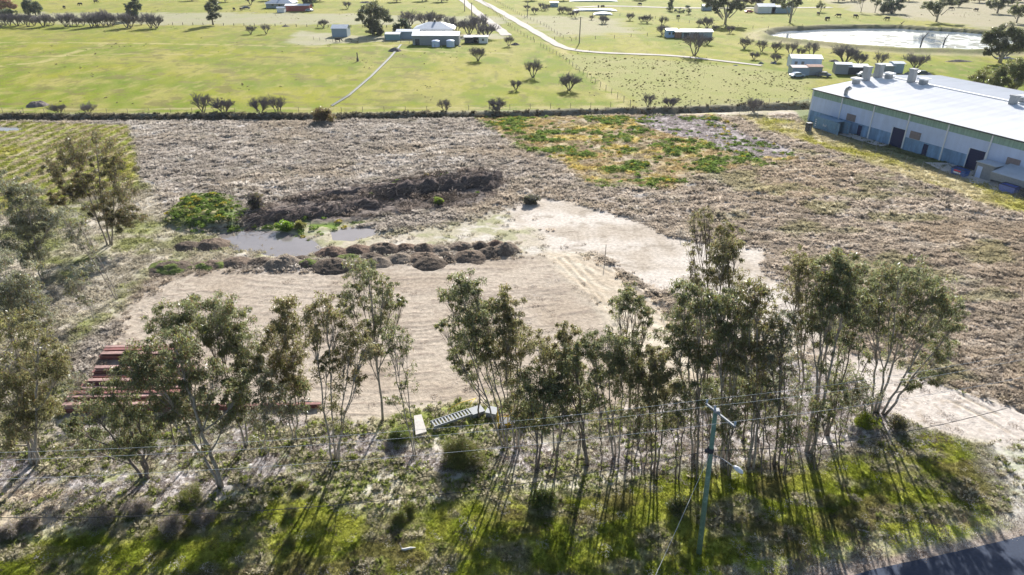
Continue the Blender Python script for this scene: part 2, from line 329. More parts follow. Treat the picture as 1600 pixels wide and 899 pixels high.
streak(M_roofw, (.8, .12, .1), .93, 1.05); streak(M_wallw, (1.0, 1.0, .12), .93, 1.03); streak(M_wallg, (3.5, 1, .2), .8, 1.1); streak(M_wallb, (1.2, 1, .3), .75, 1.15); streak(M_beam2, (.5, 6, 4), .6, 1.2); streak(M_beam, (.5, 6, 4), .6, 1.3)
# ------------------------------------------------------------------ mesh helpers
class MB:
    def __init__(s): s.v = []; s.f = []; s.t = []
    def add(s, v, f, tint=None):
        o = len(s.v); s.v += [tuple(q) for q in v]; s.f += [tuple(i + o for i in q) for q in f]
        s.t += [tint or (.5, .5, .5)] * len(v)
    def box(s, c, d, rz=0, ry=0, tint=None):
        x, y, z = d[0] / 2, d[1] / 2, d[2] / 2
        m = Matrix.Rotation(rz, 3, 'Z') @ Matrix.Rotation(ry, 3, 'Y')
        vs = [Vector(c) + m @ Vector((a * x, b * y, e * z)) for a in (-1, 1) for b in (-1, 1) for e in (-1, 1)]
        s.add(vs, [(0,1,3,2),(4,6,7,5),(0,4,5,1),(2,3,7,6),(0,2,6,4),(1,5,7,3)], tint)
    def tube(s, pts, rad, n=6, cap=True, tint=None):
        pts = [Vector(p) for p in pts]; vs = []; fs = []
        if not hasattr(rad, '__len__'): rad = [rad] * len(pts)
        for i, p in enumerate(pts):
            d = (pts[min(i + 1, len(pts) - 1)] - pts[max(i - 1, 0)]); d = d.normalized() if d.length > 1e-6 else Vector((0, 0, 1))
            a = d.cross(Vector((0.13, 1, 0.07))); a = a.normalized() if a.length > 1e-3 else Vector((1, 0, 0)); b = d.cross(a)
            for k in range(n):
                t = 2 * math.pi * k / n; vs.append(p + (a * math.cos(t) + b * math.sin(t)) * rad[i])
        for i in range(len(pts) - 1):
            for k in range(n):
                fs.append((i * n + k, i * n + (k + 1) % n, (i + 1) * n + (k + 1) % n, (i + 1) * n + k))
        if cap: fs.append(tuple(range(n - 1, -1, -1))); fs.append(tuple(range((len(pts) - 1) * n, len(pts) * n)))
        s.add(vs, fs, tint)
    def prism(s, prof, y0, y1, tint=None):      # profile in x,z swept along y
        n = len(prof); vs = [(x, y0, z) for x, z in prof] + [(x, y1, z) for x, z in prof]
        fs = [(i, (i + 1) % n, n + (i + 1) % n, n + i) for i in range(n)] + [tuple(range(n - 1, -1, -1)), tuple(range(n, 2 * n))]
        s.add(vs, fs, tint)
    def build(s, name, m, parent=None, loc=(0, 0, 0), rz=0, smooth=False, tint=False):
        me = bpy.data.meshes.new(name); me.from_pydata(s.v, [], s.f); me.update()
        if tint:
            a = me.color_attributes.new('tint', 'FLOAT_COLOR', 'POINT'); arr = np.ones((len(s.v), 4), np.float32); arr[:, :3] = s.t; a.data.foreach_set('color', arr.ravel())
        if smooth: me.shade_smooth()
        me.materials.append(m); o = bpy.data.objects.new(name, me); COL.objects.link(o)
        o.location = loc; o.rotation_euler.z = rz
        if parent: o.parent = parent
        return o
def mesh_np(name, V, Fc, m, nv=3, tint=None, smooth=False, attr='tint'):
    me = bpy.data.meshes.new(name); nf = len(Fc)
    me.vertices.add(len(V)); me.vertices.foreach_set('co', np.asarray(V, np.float32).ravel())
    me.loops.add(nf * nv); me.loops.foreach_set('vertex_index', np.asarray(Fc, np.int32).ravel())
    me.polygons.add(nf); me.polygons.foreach_set('loop_start', np.arange(nf, dtype=np.int32) * nv); me.polygons.foreach_set('loop_total', np.full(nf, nv, np.int32))
    if smooth: me.polygons.foreach_set('use_smooth', np.ones(nf, bool))
    me.update(calc_edges=True)
    if tint is not None:
        a = me.color_attributes.new(attr, 'FLOAT_COLOR', 'POINT'); arr = np.ones((len(V), 4), np.float32); arr[:, :3] = tint; a.data.foreach_set('color', arr.ravel())
    me.materials.append(m); return me
def link(name, me, parent=None, loc=(0, 0, 0)):
    o = bpy.data.objects.new(name, me); COL.objects.link(o); o.location = loc
    if parent: o.parent = parent
    return o
def tag(o, label=None, cat=None, group=None, kind=None):
    if label: o['label'] = label
    if cat: o['category'] = cat
    if group: o['group'] = group
    if kind: o['kind'] = kind
    return o
def thing(name, label, cat, loc=(0, 0, 0), rz=0, group=None):
    o = bpy.data.objects.new(name, None); o.empty_display_size = .3; COL.objects.link(o); o.location = loc; o.rotation_euler = (0, 0, rz)
    return tag(o, label, cat, group)
def dup(root, loc, rz=0, sc=1.0, label=None, group=None):
    r = root.copy(); COL.objects.link(r); r.location = loc; r.rotation_euler = (0, 0, rz); r.scale = (sc, sc, sc)
    if label: r['label'] = label
    if group: r['group'] = group
    for ch in list(root.children):
        c = ch.copy(); COL.objects.link(c); c.parent = r
        for g2 in ch.children:
            d = g2.copy(); COL.objects.link(d); d.parent = c
    return r

# ------------------------------------------------------------------ ground: one fan-shaped sheet, finer where it is nearer
def build_ground():
    ys = []; py = 985.0
    while py > 0:
        ys.append(at(800, py)[1]); py -= 1.55 if py > 160 else 1.0
    y = ys[-1]
    while y < 5000: y *= 1.06; ys.append(y)
    ys = [8, 14, 19, 22.5] + [v for v in ys if v > 25]
    ys = np.array(ys); u = np.linspace(-1, 1, 960); u = u * (1 + .0 * u)
    YY, UU = np.meshgrid(ys, u, indexing='ij'); XX = UU * 1.28 * (.665 * YY + 13.2)
    X = XX.ravel(); Y = YY.ravel(); r = Z(X, Y)
    V = np.stack([X, Y, r['h']], 1); nr, nc = XX.shape
    i = np.arange(nr * nc).reshape(nr, nc)
    Fc = np.stack([i[:-1, :-1], i[:-1, 1:], i[1:, 1:], i[1:, :-1]], -1).reshape(-1, 4)
    me = mesh_np('ground', V, Fc, M_ground, 4, r['col'], True, 'albedo')
    tag(link('ground', me), kind='structure')
build_ground()
def sheet(name, pts, z, m, kind='structure'):
    b = MB(); b.add([(p[0], p[1], z) for p in pts], [tuple(range(len(pts)))]); o = b.build(name, m); return tag(o, kind=kind)
def grow(P, d):
    c = P.mean(0); return [c + (q - c) * (1 + d / np.linalg.norm(q - c)) for q in P]
sheet('puddle_water', grow(WP['pud1'], 2.2), -.07, M_water)
sheet('puddle_water', grow(WP['pud2'], 2.0), -.07, M_water)
sheet('puddle_water', grow(WP['pud3'], 2.5), -.10, M_water)
sheet('pond_water', grow(WP['pond'], 3.0), -.35, M_pondw)
def strip(name, pts, w, z, m):
    b = MB(); n = len(pts); P = [Vector((p[0], p[1], 0)) for p in pts]; vs = []; fs = []
    Q = []
    for i in range(n - 1):
        for k in range(8):
            t = k / 8; p0 = P[max(i - 1, 0)]; p1 = P[i]; p2 = P[i + 1]; p3 = P[min(i + 2, n - 1)]
            Q.append(0.5 * ((2 * p1) + (p2 - p0) * t + (2 * p0 - 5 * p1 + 4 * p2 - p3) * t * t + (3 * p1 - p0 - 3 * p2 + p3) * t ** 3))
    Q.append(P[-1])
    for i, q in enumerate(Q):
        d = (Q[min(i + 1, len(Q) - 1)] - Q[max(i - 1, 0)]).normalized(); a = Vector((-d.y, d.x, 0))
        ww = (w if not hasattr(w, '__len__') else w[0] + (w[1] - w[0]) * i / (len(Q) - 1)) / 2 * (1 + .12 * math.sin(i * 1.7))
        vs += [q + a * ww + Vector((0, 0, z)), q - a * ww + Vector((0, 0, z))]
    fs = [(2 * i, 2 * i + 1, 2 * i + 3, 2 * i + 2) for i in range(len(Q) - 1)]
    b.add(vs, fs); return tag(b.build(name, m), kind='structure')
strip('gravel_road', [at(*q) for q in [(700,-14),(722,0),(748,22),(775,42),(792,56)]], 4.4, .12, M_grav)
strip('gravel_road', [at(*q) for q in [(720,-12),(762,8),(800,29),(845,55),(880,74),(930,82),(1040,87),(1095,92),(1190,103)]], (4.8, 2.2), .12, M_grav)
strip('dirt_track', [at(*q) for q in [(900,12),(960,10),(1090,13),(1300,12)]], 5, .12, M_grav)
# asphalt road across the lower right corner
b = MB(); rd = Vector((.9716, .2367, 0)); rn = Vector((.2367, -.9716, 0)); o0 = Vector((0, 25.95, 0))
vs = []
for i in range(41):
    t = -80 + 5 * i; j = .12 * math.sin(i * 2.3) + .08 * math.sin(i * 5.1)
    vs += [o0 + rd * t + rn * j + Vector((0, 0, .03)), o0 + rd * t + rn * 8.5 + Vector((0, 0, .035))]
b.add(vs, [(2 * i, 2 * i + 1, 2 * i + 3, 2 * i + 2) for i in range(40)]); tag(b.build('asphalt_road', M_asph), kind='structure')
# ------------------------------------------------------------------ ground cover (uncountable stuff)
RS = np.random.RandomState(7)
def tuft_mesh(name, n, rad, ht, wd, lean, seed, m=M_tuft, flop=.5):
    r = np.random.RandomState(seed); a = r.rand(n) * 6.283; q = np.sqrt(r.rand(n)) * rad
    bx, by = q * np.cos(a), q * np.sin(a); b2 = a + r.randn(n) * .8; L = ht * (.55 + .6 * r.rand(n)); ln = lean * (.3 + r.rand(n)) + .25 * q / rad
    tx, ty, tz = bx + np.cos(b2) * L * ln, by + np.sin(b2) * L * ln, L * np.sqrt(np.clip(1 - (ln * .8) ** 2, .05, 1))
    mx, my, mz = bx + (tx - bx) * flop * .7, by + (ty - by) * flop * .7, tz * .65
    px, py = -np.sin(b2) * wd / 2, np.cos(b2) * wd / 2
    V = np.concatenate([np.stack([bx + px, by + py, 0 * bx - .03], 1), np.stack([bx - px, by - py, 0 * bx - .03], 1), np.stack([mx + px, my + py, mz], 1), np.stack([tx, ty, tz * (1 - .35 * flop * ln)], 1)])
    i = np.arange(n); Fc = np.concatenate([np.stack([i, i + n, i + 2 * n], 1), np.stack([i + n, i + 3 * n, i + 2 * n], 1)])
    return mesh_np(name, V, Fc, m)
def clump_mesh(name, n, rad, ht, leaf, seed, m=M_tuft):
    r = np.random.RandomState(seed); a = r.rand(n) * 6.283; q = np.sqrt(r.rand(n)); z = ht * np.sqrt(1 - q * q * .9) * (.5 + .5 * r.rand(n))
    c = np.stack([q * rad * np.cos(a), q * rad * np.sin(a), z], 1); d = r.randn(n, 3); d[:, 2] = np.abs(d[:, 2]) * .3; d /= np.linalg.norm(d, axis=1)[:, None]
    e = np.cross(d, r.randn(n, 3)); e /= np.linalg.norm(e, axis=1)[:, None]; l = leaf * (.6 + .8 * r.rand(n))[:, None]
    V = np.concatenate([c - d * l * .5, c + e * l * .35, c + d * l * .5, c - e * l * .35]); i = np.arange(n)
    return mesh_np(name, V, np.stack([i, i + n, i + 2 * n, i + 3 * n], 1), m, 4)
def chip_mesh(name, n, rad, seed):
    r = np.random.RandomState(seed); a = r.rand(n) * 6.283; q = np.sqrt(r.rand(n)) * rad; c = np.stack([q * np.cos(a), q * np.sin(a), .01 + .05 * r.rand(n)], 1)
    b = r.rand(n) * 6.283; L = (.05 + .16 * r.rand(n) ** 2)[:, None]; d = np.stack([np.cos(b), np.sin(b), r.randn(n) * .35], 1); e = np.stack([-np.sin(b), np.cos(b), r.randn(n) * .5], 1) * .018
    V = np.concatenate([c - d * L * .5 - e, c - d * L * .5 + e, c + d * L * .5]); i = np.arange(n)
    return mesh_np(name, V, np.stack([i, i + n, i + 2 * n], 1), M_tuft)
def scatter(name, P, scl, col, meshes, label, tilt=.12, stretch=None):
    n = len(P); me = bpy.data.meshes.new(name); me.vertices.add(n); me.vertices.foreach_set('co', P.astype(np.float32).ravel())
    def attr(nm, ty, arr, key): a = me.attributes.new(nm, ty, 'POINT'); a.data.foreach_set(key, np.ascontiguousarray(arr).ravel())
    rot = np.stack([RS.randn(n) * tilt, RS.randn(n) * tilt, RS.rand(n) * 6.283], 1).astype(np.float32)
    attr('rot', 'FLOAT_VECTOR', rot, 'vector')
    s3 = np.stack([scl, scl, scl * (stretch if stretch is not None else (.75 + .5 * RS.rand(n)))], 1).astype(np.float32); attr('scl', 'FLOAT_VECTOR', s3, 'vector')
    attr('pick', 'INT', RS.randint(0, len(meshes), n).astype(np.int32), 'value')
    c4 = np.ones((n, 4), np.float32); c4[:, :3] = np.clip(col, 0, 1); attr('col', 'FLOAT_COLOR', c4, 'color')
    o = link(name, me); tag(o, label, kind='stuff')
    g = bpy.data.node_groups.new(name, 'GeometryNodeTree'); N = g.nodes; L = g.links
    g.interface.new_socket('Geometry', in_out='INPUT', socket_type='NodeSocketGeometry'); g.interface.new_socket('Geometry', in_out='OUTPUT', socket_type='NodeSocketGeometry')
    gi = N.new('NodeGroupInput'); go = N.new('NodeGroupOutput'); ip = N.new('GeometryNodeInstanceOnPoints'); j = N.new('GeometryNodeJoinGeometry')
    for mm in meshes:
        so = bpy.data.objects.new(mm.name, mm); oi = N.new('GeometryNodeObjectInfo'); oi.inputs['Object'].default_value = so; oi.inputs['As Instance'].default_value = True; L.new(oi.outputs['Geometry'], j.inputs[0])
    def na(nm, ty):
        a = N.new('GeometryNodeInputNamedAttribute'); a.data_type = ty; a.inputs[0].default_value = nm; return [s for s in a.outputs if s.enabled][0]
    L.new(gi.outputs[0], ip.inputs['Points']); L.new(j.outputs[0], ip.inputs['Instance']); ip.inputs['Pick Instance'].default_value = True
    L.new(na('pick', 'INT'), ip.inputs['Instance Index']); L.new(na('scl', 'FLOAT_VECTOR'), ip.inputs['Scale'])
    er = N.new('FunctionNodeEulerToRotation'); L.new(na('rot', 'FLOAT_VECTOR'), er.inputs[0]); L.new(er.outputs[0], ip.inputs['Rotation'])
    L.new(ip.outputs[0], go.inputs[0]); md = o.modifiers.new('scatter', 'NODES'); md.node_group = g
    return o
def sample(n, y0, y1, mg=1.08, power=1.0):
    """points on the ground of the visible fan between two distances, uniform per square metre"""
    out = []
    u = RS.rand(n); a = .665 / 2; bb = 13.2
    A = lambda y: a * y * y + bb * y
    t = A(y0) + u * (A(y1) - A(y0)); y = (-bb + np.sqrt(bb * bb + 4 * a * t)) / (2 * a)
    x = (RS.rand(n) * 2 - 1) * (.665 * y + 13.2) * mg
    return x, y
def run_scatter():
    straw = [tuft_mesh('straw_tuft', 46, .30, .42, .030, .75, 1), tuft_mesh('straw_tuft', 60, .42, .36, .028, .95, 2, flop=.8), tuft_mesh('straw_tuft', 34, .2, .55, .028, .5, 3)]
    green = [tuft_mesh('green_tuft', 40, .22, .16, .022, .8, 4), tuft_mesh('green_tuft', 50, .3, .12, .022, 1.0, 5)]
    weed = [clump_mesh('weed_clump', 60, .5, .4, .22, 6), clump_mesh('weed_clump', 44, .4, .28, .20, 7)]
    rush = [tuft_mesh('rush_tuft', 40, .16, .5, .05, .5, 8), clump_mesh('low_tuft', 26, .3, .28, .2, 9)]
    chips = [chip_mesh('litter_chips', 60, .5, 10), chip_mesh('litter_chips', 40, .4, 11)]
    # straw
    for (n, y0, y1, s0, nm, lb) in ((230000, 42, 95, .44, 'dry_grass', 'matted pale dry grass across the waste ground'), (150000, 95, 160, .60, 'dry_grass', 'matted grey dry grass of the far half of the waste ground')):
        x, y = sample(n, y0, y1); r = Z(x, y); cl = fbm(x / 2.4, y / 1.7, 301, 3)
        k = RS.rand(n) < r['straw'] * (.4 + .6 * sst(.35, .6, cl)); x, y = x[k], y[k]; c = r['col'][k]; m = len(x); v = RS.rand(m)
        c = c * (.86 + .42 * v)[:, None]; dk = RS.rand(m) < .025; c[dk] *= .55
        P = np.stack([x, y, r['h'][k] - .03], 1); big_ = RS.rand(m) < .06; scatter(nm, P, s0 * (.6 + .9 * RS.rand(m)) * (1 + .9 * big_), c, straw, lb)
    # scrub, weeds, wet greens, the edge strip, paddock on the left
    x, y = sample(90000, 45, 160); r = Z(x, y); L = r['lay']; n = len(x)
    w = np.clip(L['scrub'] * .5 + L['sand'] * .12 * sst(.5, .6, r['sm']) + L['wareh'] * .2 + L['fieldD'] * .45 + L['edge'] * .5 + L['wareh'] * .1 + L['weeds'] * .4, 0, 1); k = RS.rand(n) < w
    c = r['col'][k] * (.7 + .6 * RS.rand(k.sum()))[:, None]
    scatter('short_grass', np.stack([x[k], y[k], r['h'][k] - .02], 1), (1.3 + 1.2 * RS.rand(k.sum())), c, green, 'short mixed grass of the left paddock and the waste ground margins')
    x, y = sample(60000, 95, 150); r = Z(x, y); k = RS.rand(len(x)) < r['lay']['debris'] * .75 * sst(.46, .66, fbm(x / 2.6, y / 1.8, 421, 4)); m = k.sum()
    scatter('brush_debris', np.stack([x[k], y[k], r['h'][k]], 1), 1.0 + 1.3 * RS.rand(m), np.array([.21,.175,.15]) * (.35 + 1.5 * RS.rand(m) ** 2)[:, None], chips + straw[1:2], 'dark broken brush and bark strewn around the windrow')
    x, y = sample(60000, 60, 160); r = Z(x, y); L = r['lay']; n = len(x)
    w = np.clip(r['weedgreen'] * .9 + L['weeds'] * .06 + L['mound'] * .9 + L['wetgreen'] * .35 * sst(.45, .6, r['sm']) + L['debris'] * .02, 0, 1); k = RS.rand(n) < w; m = k.sum()
    c = np.where((L['mound'][k] > .4)[:, None], np.array([.15,.22,.045]), np.array([.17,.25,.05])) * (.6 + .8 * RS.rand(m))[:, None]; yl = RS.rand(m) < .12; c[yl] = np.array([.42,.36,.06]) * (.8 + .4 * RS.rand(yl.sum()))[:, None]
    scatter('green_weeds', np.stack([x[k], y[k], r['h'][k] - .05], 1), .5 + .8 * RS.rand(m), c, weed, 'bright green and yellow weed patches on the waste ground')
    # dark tussocks of the paddock beyond the ditch, growth on the ditch bank
    x, y = sample(90000, 162, 300); r = Z(x, y); L = r['lay']; n = len(x); cl = fbm(x / 7, y / 7, 401)
    k = RS.rand(n) < L['tuss'] * .26 * sst(.3, .6, cl); m = k.sum()
    scatter('rush_tussocks', np.stack([x[k], y[k], r['h'][k] - .05], 1), .35 + .6 * RS.rand(m) ** 2, np.array([.15,.14,.06]) * (.6 + .9 * RS.rand(m))[:, None], rush, 'dark rush tussocks dotted over the green paddock')
    x, y = sample(9000, 150, 175); r = Z(x, y); k = RS.rand(len(x)) < r['ditch'] * .9; m = k.sum()
    scatter('ditch_growth', np.stack([x[k], y[k], r['h'][k] - .1], 1), .6 + .9 * RS.rand(m), np.array([.16,.14,.09]) * (.5 + .9 * RS.rand(m))[:, None], straw[:2] + rush, 'rank growth along the near bank of the drain, darkened for the bank shade')  # tufts coloured dark to stand in for shade on the bank
    x, y = sample(26000, 162, 420); r = Z(x, y); cl = fbm(x / 11, y / 16, 403, 4); k = (RS.rand(len(x)) < sst(.56, .7, cl) * .28) & (r['lay']['far'] > .9) & (r['lay']['tuss'] < .3); m = k.sum()
    scatter('paddock_tufts', np.stack([x[k], y[k], r['h'][k] - .05], 1), .35 + .6 * RS.rand(m) ** 2, np.array([.22,.20,.10]) * (.6 + .8 * RS.rand(m))[:, None], rush, 'scattered rank tufts in the grazed paddocks')
    # verge and belt floor
    x, y = sample(130000, 26, 47); r = Z(x, y); L = r['lay']; n = len(x); k = RS.rand(n) < L['verge'] * .75 * sst(2.0, 3.2, (y - (25.95 + .244 * x))); m = k.sum()
    c = r['col'][k] * (.5 + .9 * RS.rand(m))[:, None]
    scatter('green_verge_grass', np.stack([x[k], y[k], r['h'][k] - .02], 1), .35 + .6 * RS.rand(m), c, green, 'lush green grass of the road verge')
    x, y = sample(80000, 28, 56); r = Z(x, y); L = r['lay']; n = len(x); cl = fbm(x / 2.6, y / 2.2, 411, 3)
    w = (L['belt'] * .35 * (1 - L['litter']) * (1 - L['verge']) * (1 - L['drive']) * (1 - L['bare']) * (1 - L['pad']) + L['litter'] * .55 * sst(.48, .62, cl) * sst(14, 4, x) + L['litter'] * .06 + L['verge'] * .22 * sst(.58, .68, fbm(x / 2.5, y / 1.6, 191)) + L['scrub'] * .12 + L['graveled'] * .08); w = w * sst(1.6, 3.2, (y - (25.95 + .244 * x))); k = RS.rand(n) < w; m = k.sum()
    c = np.where((RS.rand(m) < .45)[:, None], np.array([.22,.25,.07]), np.array([.46,.42,.30])) * (.7 + .6 * RS.rand(m))[:, None]
    scatter('verge_dry_grass', np.stack([x[k], y[k], r['h'][k] - .03], 1), .28 + .5 * RS.rand(m), c, straw, 'dry and green grass between the gum trees')
    x, y = sample(30000, 28, 75); r = Z(x, y); L = r['lay']; n = len(x); w = L['litter'] * .9 + L['scrub'] * .35 + L['verge'] * .08 + L['pad'] * .03 + L['drive'] * .05 + L['bare'] * .12 + L['graveled'] * .2 + np.exp(-((y - (25.95 + .244 * x) - 1.2) / 1.3) ** 2) * .8 + L['white'] * .06 + L['sand'] * .06; w = w * (y - (25.95 + .244 * x) > .3); k = RS.rand(n) < w; m = k.sum()
    v = RS.rand(m); c = np.where((v < .5)[:, None], np.array([.60,.56,.52]), np.array([.20,.15,.12])) * (.7 + .6 * RS.rand(m))[:, None]
    scatter('leaf_litter', np.stack([x[k], y[k], r['h'][k] + .005], 1), .8 + .6 * RS.rand(m), c, chips, 'grey and brown bark and leaf litter under the gum trees')
run_scatter()

# ------------------------------------------------------------------ gum trees
def leaf_cloud(centres, radii, per, L, W, rng, base=(.10,.125,.055), redd=.2, droop=1.3, flat=.75):
    V = []; T = []
    C = np.repeat(np.asarray(centres), per, 0); Rr = np.repeat(np.asarray(radii), per)[:, None]; n = len(C)
    g = rng.randn(n, 3); g /= np.linalg.norm(g, axis=1)[:, None]; g *= (rng.rand(n, 1) ** .45); g[:, 2] *= flat
    p = C + g * Rr
    d = rng.randn(n, 3); d[:, 2] -= droop; d /= np.linalg.norm(d, axis=1)[:, None]
    e = np.cross(d, rng.randn(n, 3)); e /= np.linalg.norm(e, axis=1)[:, None] + 1e-9
    l = (L * (.6 + .8 * rng.rand(n)))[:, None]
    V = np.concatenate([p + e * W * .5, p - e * W * .5, p + d * l]); i = np.arange(n)
    k = len(centres); cv = np.repeat(rng.rand(k), per); v = rng.rand(n)
    col = np.array(base)[None, :] * (.6 + .6 * cv + 1.0 * v ** 1.5)[:, None]
    hi = np.clip((p[:, 2] - p[:, 2].min()) / (np.ptp(p[:, 2]) + .01), 0, 1)
    rd = (rng.rand(n) < redd * (.3 + 1.2 * cv)); col[rd] = np.array([.20,.14,.07]) * (.7 + .6 * v[rd])[:, None]
    yl = (rng.rand(n) < .10 + .12 * (cv > .75)); col[yl] = np.array([.22,.23,.05]) * (.7 + .6 * v[yl])[:, None]
    return V, np.stack([i, i + n, i + 2 * n], 1), np.concatenate([col] * 3)
def bez(a, b, bow, n=6):
    a, b = Vector(a), Vector(b); c = (a + b) / 2 + Vector(bow)
    return [a * (1 - t) ** 2 + c * 2 * t * (1 - t) + b * t * t for t in [i / n for i in range(n + 1)]]
def gum(name, label, base, blobs, stems=1, tr=.14, dens=1.0, seed=1, group=None, colr=(.10,.125,.055), redd=.2, bark=None, lean=0, dead=False, L=.24, W=.075, cat='tree', spread=.35, fork=.1):
    """base pixel; blobs (px, py, radius px, distance offset m): crown masses as the photograph shows them"""
    rng = np.random.RandomState(seed); rr = random.Random(seed)
    bx, by, _ = at(*base); bz = hz(bx, by) - .1
    root = thing(name, label, cat, (bx, by, bz), 0, group); tr = tr * .82
    B = []
    for q in blobs:
        px, py, r = q[:3]; dy = q[3] if len(q) > 3 else rr.uniform(-1, 1) * .045 * r
        X, Y, Zz = aty(px, py, by + dy); B.append((Vector((X - bx, dy, Zz - bz)), 1.22 * r * depth(Y, Zz) / F))
    tk = MB(); B.sort(key=lambda q: q[0].x); groups = [[] for _ in range(stems)]
    for i, q in enumerate(B): groups[min(stems - 1, i * stems // len(B))].append(q)
    cc = []; cr = []
    for gi, G in enumerate(groups):
        if not G: continue
        top = max(G, key=lambda q: q[0].z); a = 6.28 * gi / max(1, stems)
        sx = (spread * (gi - (stems - 1) / 2)) * .5
        st = Vector((sx, math.sin(a) * .2 * (stems > 1), 0)); en = top[0] - Vector((0, 0, top[1] * .15))
        n = 12; pts = []
        bow = Vector(((en.x - st.x) * -.16 + rr.uniform(-.4, .4), rr.uniform(-.3, .3), 0)); r0 = tr * (1 if stems == 1 else .8) * rr.uniform(.85, 1.15)
        wob = [rr.uniform(-.09, .09) for _ in range(2 * n + 2)]
        for i, p in enumerate(bez(st, en, bow, n)): pts.append(p + Vector((wob[i], wob[i + n], 0)) * (0 < i < n))
        if gi == 0: pts[0].z -= .1
        rad = [r0 * (1.25 if i == 0 else 1) * (1 - .78 * i / n) + .012 for i in range(n + 1)]
        tk.tube(pts, rad, 8)
        if not dead:
            for z in range(int(3 + 1.0 * en.z * .7)):
                f = rr.uniform(.3, .95); k = f * n; s = pts[int(k)].lerp(pts[min(n, int(k) + 1)], k - int(k)); a2 = rr.uniform(0, 6.28); ll = rr.uniform(.5, 1.5)
                q = s + Vector((math.cos(a2) * ll, math.sin(a2) * ll, rr.uniform(.2, .9) * ll)); tk.tube(bez(s, q, (0, 0, -.15 * ll), 3), [.025, .018, .012, .006], 4, cap=False); cc.append(tuple(q)); cr.append(rr.uniform(.22, .5))
        for (c, r) in G:
            # limb from the stem into the blob
            if (c - top[0]).length > .01:
                f = min(.85, max(.22, (c.z / max(top[0].z, .1)) * rr.uniform(.45, .68))); k = f * n; i0 = int(k); s = pts[i0].lerp(pts[min(n, i0 + 1)], k - i0)
                e = c - Vector((0, 0, r * .2)); lp = bez(s, e, ((s.x - e.x) * -.12, 0, -.1 * (e - s).length * rr.random()), 7); rl = max(.02, rad[i0] * .55)
                tk.tube(lp, [rl * (1 - .75 * i / 7) + .008 for i in range(8)], 6)
            else:
                lp = pts; rl = rad[-3]
            nsub = max(8, int(17 * min(1.5, r)))
            for k in range(nsub):
                v = Vector(rng.randn(3)); v.normalize(); v *= r * rr.uniform(.3, 1.0) ** .8 * (1.25 if rr.random() < .2 else 1); v.z = v.z * .85 + r * .1
                q = c + v; src = lp[-1 - min(len(lp) - 2, rr.randint(0, 3))]
                tw = bez(src, q, (rr.uniform(-.1, .1), rr.uniform(-.1, .1), -.12 * v.length), 3)
                tk.tube(tw, [.022, .017, .012, .006], 4, cap=False)
                cc.append(tuple(q)); cr.append(r * rr.uniform(.14, .36))
                if dead:
                    for z in range(4):
                        w2 = Vector(rng.randn(3)) * .35 * r; tk.tube([q, q + w2 + Vector((0, 0, .2 * r))], [.012, .004], 3, cap=False)
    tk.build('trunk', bark or M_bark, root, smooth=True)
    cr = np.array(cr); meanr = cr.mean()
    per = int(165 * dens * (meanr / .42) ** 2 * (.17 / L) * 1.0)
    per = max(16, min(per, 420))
    V, Fc, T = leaf_cloud(cc, cr * 1.15, per, L, W, rng, colr, redd)
    link('crown', mesh_np('crown', V, Fc, M_leaf, 3, T), root)
    return root
G = 'gum trees of the roadside belt'
GREEN = (.168,.185,.095); GREY = (.195,.205,.145); OLIVE = (.20,.19,.095)
